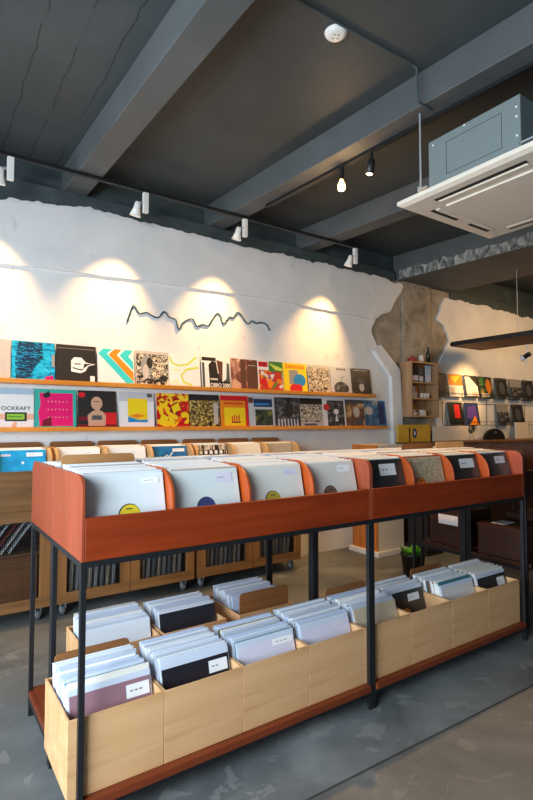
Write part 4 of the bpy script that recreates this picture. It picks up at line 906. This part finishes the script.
thing1('white_shell_dish', lambda b: b.lathe([(0.0001, 0.004), (0.03, 0.0), (0.055, 0.03), (0.052, 0.033), (0.028, 0.008), (0.0001, 0.01)], M_cer, 16), 'white dish in the lowest cubby compartment', 'dish', loc=(4.55, 2.33, z1+0.0006))
thing1('white_box', lambda b: b.box((-0.03, -0.03, 0), (0.03, 0.03, 0.07), M_cer), 'small white box in the lowest cubby compartment', 'box', loc=(4.73, 2.34, z1+0.0006), bevel=0.003)

# counter at the far right, yellow board, cream panel, hanging bag
e = empty('counter', (4.32, 2.06, 0))
one('worktop', lambda b: b.box((0, 0, 1.135), (3.2, 0.358, 1.165), M_cab), parent=e, bevel=0.003)
one('body', lambda b: b.box((0.02, 0.02, 0.0), (3.18, 0.355, 1.135), M_dark), parent=e)
tag(e, 'dark wooden counter below the right-hand wall racks', 'counter')
e = empty('yellow_board', (4.61, 2.38, 1.1656))
M_ybrd = ramp_mat('yellow_board', [(0.3, rgb(206, 158, 40)), (0.7, rgb(232, 190, 76))], (3, 3, 9), 0.5)
one('panel', lambda b: b.box((-0.30, -0.012, 0), (0.30, 0.012, 0.21), M_ybrd), parent=e, bevel=0.002)
MX = Matrix.Translation((0, -0.0128, 0)) @ Matrix.Rotation(PI/2, 4, 'X')
one('oval_badge', lambda b: (b.add([(0.04*math.cos(q), -0.0128, 0.105+0.06*math.sin(q)) for q in [2*PI*i/24 for i in range(24)]], [tuple(range(24))], A['navy']), b.add([(0.017*math.cos(q), -0.0132, 0.105+0.028*math.sin(q)) for q in [2*PI*i/24 for i in range(24)]], [tuple(range(24))], A['white'])), parent=e)
one('black_bar', lambda b: b.box((-0.105, -0.0135, 0.0), (-0.085, -0.012, 0.17), M_black), parent=e)
tag(e, 'yellow board with a dark blue oval badge standing below the wall cubby', 'board')
thing1('cream_panel', lambda b: b.box((-0.17, -0.012, 0), (0.17, 0.012, 0.24), M_cream), 'cream board standing on the counter right of the black hanging bag', 'board', loc=(7.02, 2.36, 1.1656), bevel=0.002)
thing1('cream_panel', lambda b: b.box((-0.40, -0.012, 0), (0.40, 0.012, 0.19), M_cream), 'long cream board on the counter right of the yellow board', 'board', loc=(5.40, 2.40, 1.1656), bevel=0.002)
e = empty('hanging_bag', (6.27, 2.34, 1.1658))
n = 24
one('pouch', lambda b: b.prism([(0.25*math.cos(PI*i/n), 0.152*math.sin(PI*i/n)) for i in range(n+1)], 'Y', -0.02, 0.02, M_black), parent=e, bevel=0.008)
def ringf(b):
    b.tube([(0.035*math.cos(2*PI*i/16), 0, 0.184+0.035*math.sin(2*PI*i/16)) for i in range(17)], 0.005, M_wheel, 6, False)
one('ring', ringf, parent=e)
one('badge', lambda b: b.lathe([(0.0001, -0.003), (0.02, -0.002), (0.02, 0.002)], M_sticker, 14, Matrix.Translation((0, -0.021, 0.10)) @ Matrix.Rotation(PI/2, 4, 'X')), parent=e)
tag(e, 'black half-round bag with a ring and a white button on the counter', 'bag')
e = empty('wire_stand', (5.80, 2.38, 1.1656))
one('loop', lambda b: b.tube([(0.055*math.cos(2*PI*i/18), 0, 0.15+0.05*math.sin(2*PI*i/18)) for i in range(19)], 0.008, M_black, 6, False), parent=e)
one('inner_loop', lambda b: b.tube([(0.025*math.cos(2*PI*i/14)+0.01, 0.0, 0.135+0.028*math.sin(2*PI*i/14)) for i in range(15)], 0.006, M_black, 6, False), parent=e)
one('foot', lambda b: (b.tube([(0, 0, 0.10), (-0.06, 0, 0.0)], 0.004, M_wheel, 6), b.tube([(0, 0, 0.10), (0.06, 0, 0.0)], 0.004, M_wheel, 6)), parent=e)
tag(e, 'black wire loop ornament on the counter below the purple cover', 'ornament')

# wire racks with covers on the right-hand wall
def wire_rack(z, label):
    e = empty('wire_record_rack', (6.4, 2.474, z))
    one('wire', lambda b: (b.tube([(-1.15, -0.075, 0.0), (1.3, -0.075, 0.0)], 0.004, M_steel, 6), b.tube([(-1.15, -0.075, 0.05), (1.3, -0.075, 0.05)], 0.003, M_steel, 6), b.tube([(-1.15, -0.006, 0.30), (1.3, -0.006, 0.30)], 0.003, M_steel, 6)), parent=e)
    for i in range(8):
        x = -1.1+0.335*i
        one('bracket', lambda b: b.tube([(x, -0.004, 0.32), (x, -0.004, -0.0), (x, -0.07, -0.004), (x, -0.076, 0.05)], 0.0035, M_steel, 6), parent=e)
    tag(e, label, 'wire rack', 'black wire racks on the right wall'); return e
wire_rack(1.745, 'upper black wire rack of covers on the right wall'); wire_rack(1.365, 'lower black wire rack of covers above the counter')
def q_orange(a): a.rect(0, 0, 1, 1, A['white']); a.rect(0.0, 0.5, 1, 1, A['orange']); a.poly([(0.1, 0.9), (0.5, 0.6), (0.9, 0.95)], A['yel']); a.rect(0.05, 0.05, 0.4, 0.4, A['beige'])
def q_white(a): a.rect(0, 0, 1, 1, A['char']); a.poly([(0.06, 0.06), (0.94, 0.06), (0.94, 0.5), (0.4, 0.94), (0.06, 0.94)], A['white']); a.rect(0.45, 0.06, 0.9, 0.25, A['beige'])
def q_green(a): a.rect(0, 0, 1, 1, land); a.ell(0.7, 0.55, 0.2, 0.35, A['orange']); a.rect(0.08, 0.05, 0.7, 0.22, A['beige']); a.rect(0.1, 0.6, 0.35, 0.95, A['green'])
def q_dark(a): a.rect(0, 0, 1, 1, dusk); a.rect(0.1, 0.1, 0.9, 0.9, A['char']); a.ell(0.5, 0.5, 0.25, 0.3, A['dgrey'])
def q_red(a): a.rect(0, 0, 1, 1, A['black']); a.rect(0.42, 0.3, 0.80, 0.9, A['red'])
def q_purple(a): a.rect(0, 0, 1, 1, A['navy']); a.poly([(0.1, 0.3), (0.9, 0.3), (0.8, 0.9), (0.2, 0.8)], pm('violet', rgb(86, 62, 150))); a.poly([(0.2, 0.0), (0.9, 0.0), (0.7, 0.42), (0.45, 0.2)], A['orange'])
def q_grey(a): a.rect(0, 0, 1, 1, dusk); a.rect(0, 0.6, 1, 1, A['grey'])
RACK = [(1.75, [(5.20, A['char'], 'dark cover at the left end of the upper wire rack', q_dark), (5.535, A['white'], 'orange topped white cover on the upper wire rack', q_orange), (5.90, A['white'], 'white cover with a cut black corner on the upper wire rack', q_white), (6.24, A['char'], 'green and orange dark cover on the upper wire rack', q_green), (6.64, A['char'], 'charcoal cover on the upper wire rack right of the green one', q_dark), (7.02, A['dgrey'], 'smoky cover, second from the right end of the upper wire rack', q_grey), (7.38, A['char'], 'black cover at the right end of the upper wire rack', q_dark)]),
        (1.37, [(5.53, A['black'], 'black cover with a red block on the lower wire rack', q_red), (5.90, A['navy'], 'violet and orange cover on the lower wire rack', q_purple), (6.66, A['dgrey'], 'grey cover on the lower wire rack above the black bag', q_grey), (7.06, A['dgrey'], 'dim grey cover, rightmost in view on the lower wire rack', q_dark)])]
for z, lst in RACK:
    for x, m, l, fn in lst:
        t = 0.004; o = sleeve_obj('vinyl_record', t, m); o.location = (x, 2.4105, z+0.0005); o.rotation_euler = (-R(8.5), 0, 0); tag(o, l, 'record', 'covers on the right wall wire racks'); a = Art(t); fn(a); a.build('cover_print', o)

# things seen below the rack at the back right
M_or = wood('orange_veneer', rgb(176, 100, 36), rgb(204, 126, 56), 'Z', 0.45)
e = empty('display_plinth', (3.55, 1.99, 0))
one('foot_slab', lambda b: b.box((-0.04, -0.04, 0), (0.44, 0.40, 0.05), M_white), parent=e, bevel=0.003)
one('body', lambda b: b.box((0.006, 0, 0.05), (0.40, 0.37, 1.16), M_cream), parent=e)
one('veneer_side', lambda b: b.box((-0.006, 0, 0.05), (0.006, 0.37, 1.16), M_or), parent=e)
tag(e, 'cream plinth with an orange wood side on a white foot, behind the rack', 'plinth')
e = empty('loudspeaker', (4.11, 1.83, 0))
one('cabinet', lambda b: b.box((-0.13, -0.13, 0), (0.13, 0.13, 0.95), M_black), parent=e, bevel=0.006)
for z, r_ in ((0.3, 0.09), (0.62, 0.09), (0.82, 0.04)): one('driver', lambda b: b.lathe([(r_, 0), (r_, 0.006), (r_*0.85, 0.006), (r_*0.3, -0.002), (0.0001, 0.002)], M_steel, 20, Matrix.Translation((0, -0.131, z)) @ Matrix.Rotation(PI/2, 4, 'X')), parent=e)
tag(e, 'tall black loudspeaker on the floor beside the cream plinth', 'loudspeaker')
e = empty('potted_plant', (3.34, 1.36, 0))
one('pot', lambda b: b.lathe([(0.0001, 0.0), (0.085, 0.0), (0.11, 0.18), (0.115, 0.18), (0.115, 0.20), (0.10, 0.20), (0.095, 0.175), (0.0001, 0.17)], M_black, 24), parent=e)
def leaves(b):
    r_ = random.Random(5)
    for i in range(34):
        a_ = r_.uniform(0, 2*PI); el = r_.uniform(0.3, 1.3); L2 = r_.uniform(0.07, 0.14); d = Vector((math.cos(a_)*math.cos(el), math.sin(a_)*math.cos(el), math.sin(el))); s_ = d.cross(Vector((0, 0, 1))).normalized()*L2*0.3
        o_ = Vector((r_.uniform(-.05, .05), r_.uniform(-.05, .05), 0.172)); mid = o_+d*L2*0.55; tip = o_+d*L2-Vector((0, 0, 0.015)); up_ = Vector((0, 0, 0.008))
        b.add([o_, mid+s_, tip, mid-s_, mid-up_], [(0, 4, 1), (1, 4, 2), (2, 4, 3), (3, 4, 0)], M_greenl, True)
one('foliage', leaves, parent=e)
tag(e, 'small bright green plant in a black pot on the floor behind the rack', 'plant')
# darker rack at the right edge
dk = make_rack(M_dark, M_dark, M_dark, M_dark, 0.40)
dk.location = (3.0, 0.10, 0); tag(dk, 'dark wood record rack at the right edge, end panel towards the red rack', 'record rack', 'dark record racks at the right')
dk2 = dup_tree(dk); dk2.location = (4.40, 1.0, 0); dk2.rotation_euler = (0, 0, PI); tag(dk2, 'dark wood record rack facing the counter, behind the other dark rack', 'record rack', 'dark record racks at the right')
def dbox(x, y, w_, d, h, m, label):
    e = empty('storage_box', (x, y, 0.4306)); t = 0.01
    one('tray', lambda b: (b.box((0, 0, 0), (w_, d, t), m), b.box((0, 0, t), (w_, t, h), m), b.box((0, d-t, t), (w_, d, h), m), b.box((0, t, t), (t, d-t, h), m), b.box((w_-t, t, t), (w_, d-t, h), m)), parent=e)
    one('lid', lambda b: b.box((-0.004, -0.004, h), (w_+0.004, d+0.004, h+0.02), m), parent=e)
    tag(e, label, 'box', 'dark storage boxes under the dark rack'); return e
db = dbox(3.035, 0.60, 0.34, 0.33, 0.26, M_dark, 'dark storage box with a white card on its end, under the dark rack')
one('white_card', lambda b: b.box((-0.0056, 0.06, 0.16), (-0.0044, 0.24, 0.235), M_sticker), parent=db)
dbox(3.035, 0.16, 0.34, 0.33, 0.20, M_dark, 'dark storage box nearest the end of the red rack')
dbox(3.42, 0.16, 0.34, 0.33, 0.24, M_dark, 'dark storage box second along the dark rack shelf')
thing1('paper_sheet', lambda b: b.box((-0.07, -0.05, 0), (0.07, 0.05, 0.002), M_sticker), 'white paper lying on the dark box nearest the red rack', 'paper', loc=(3.17, 0.37, 0.4306+0.221))
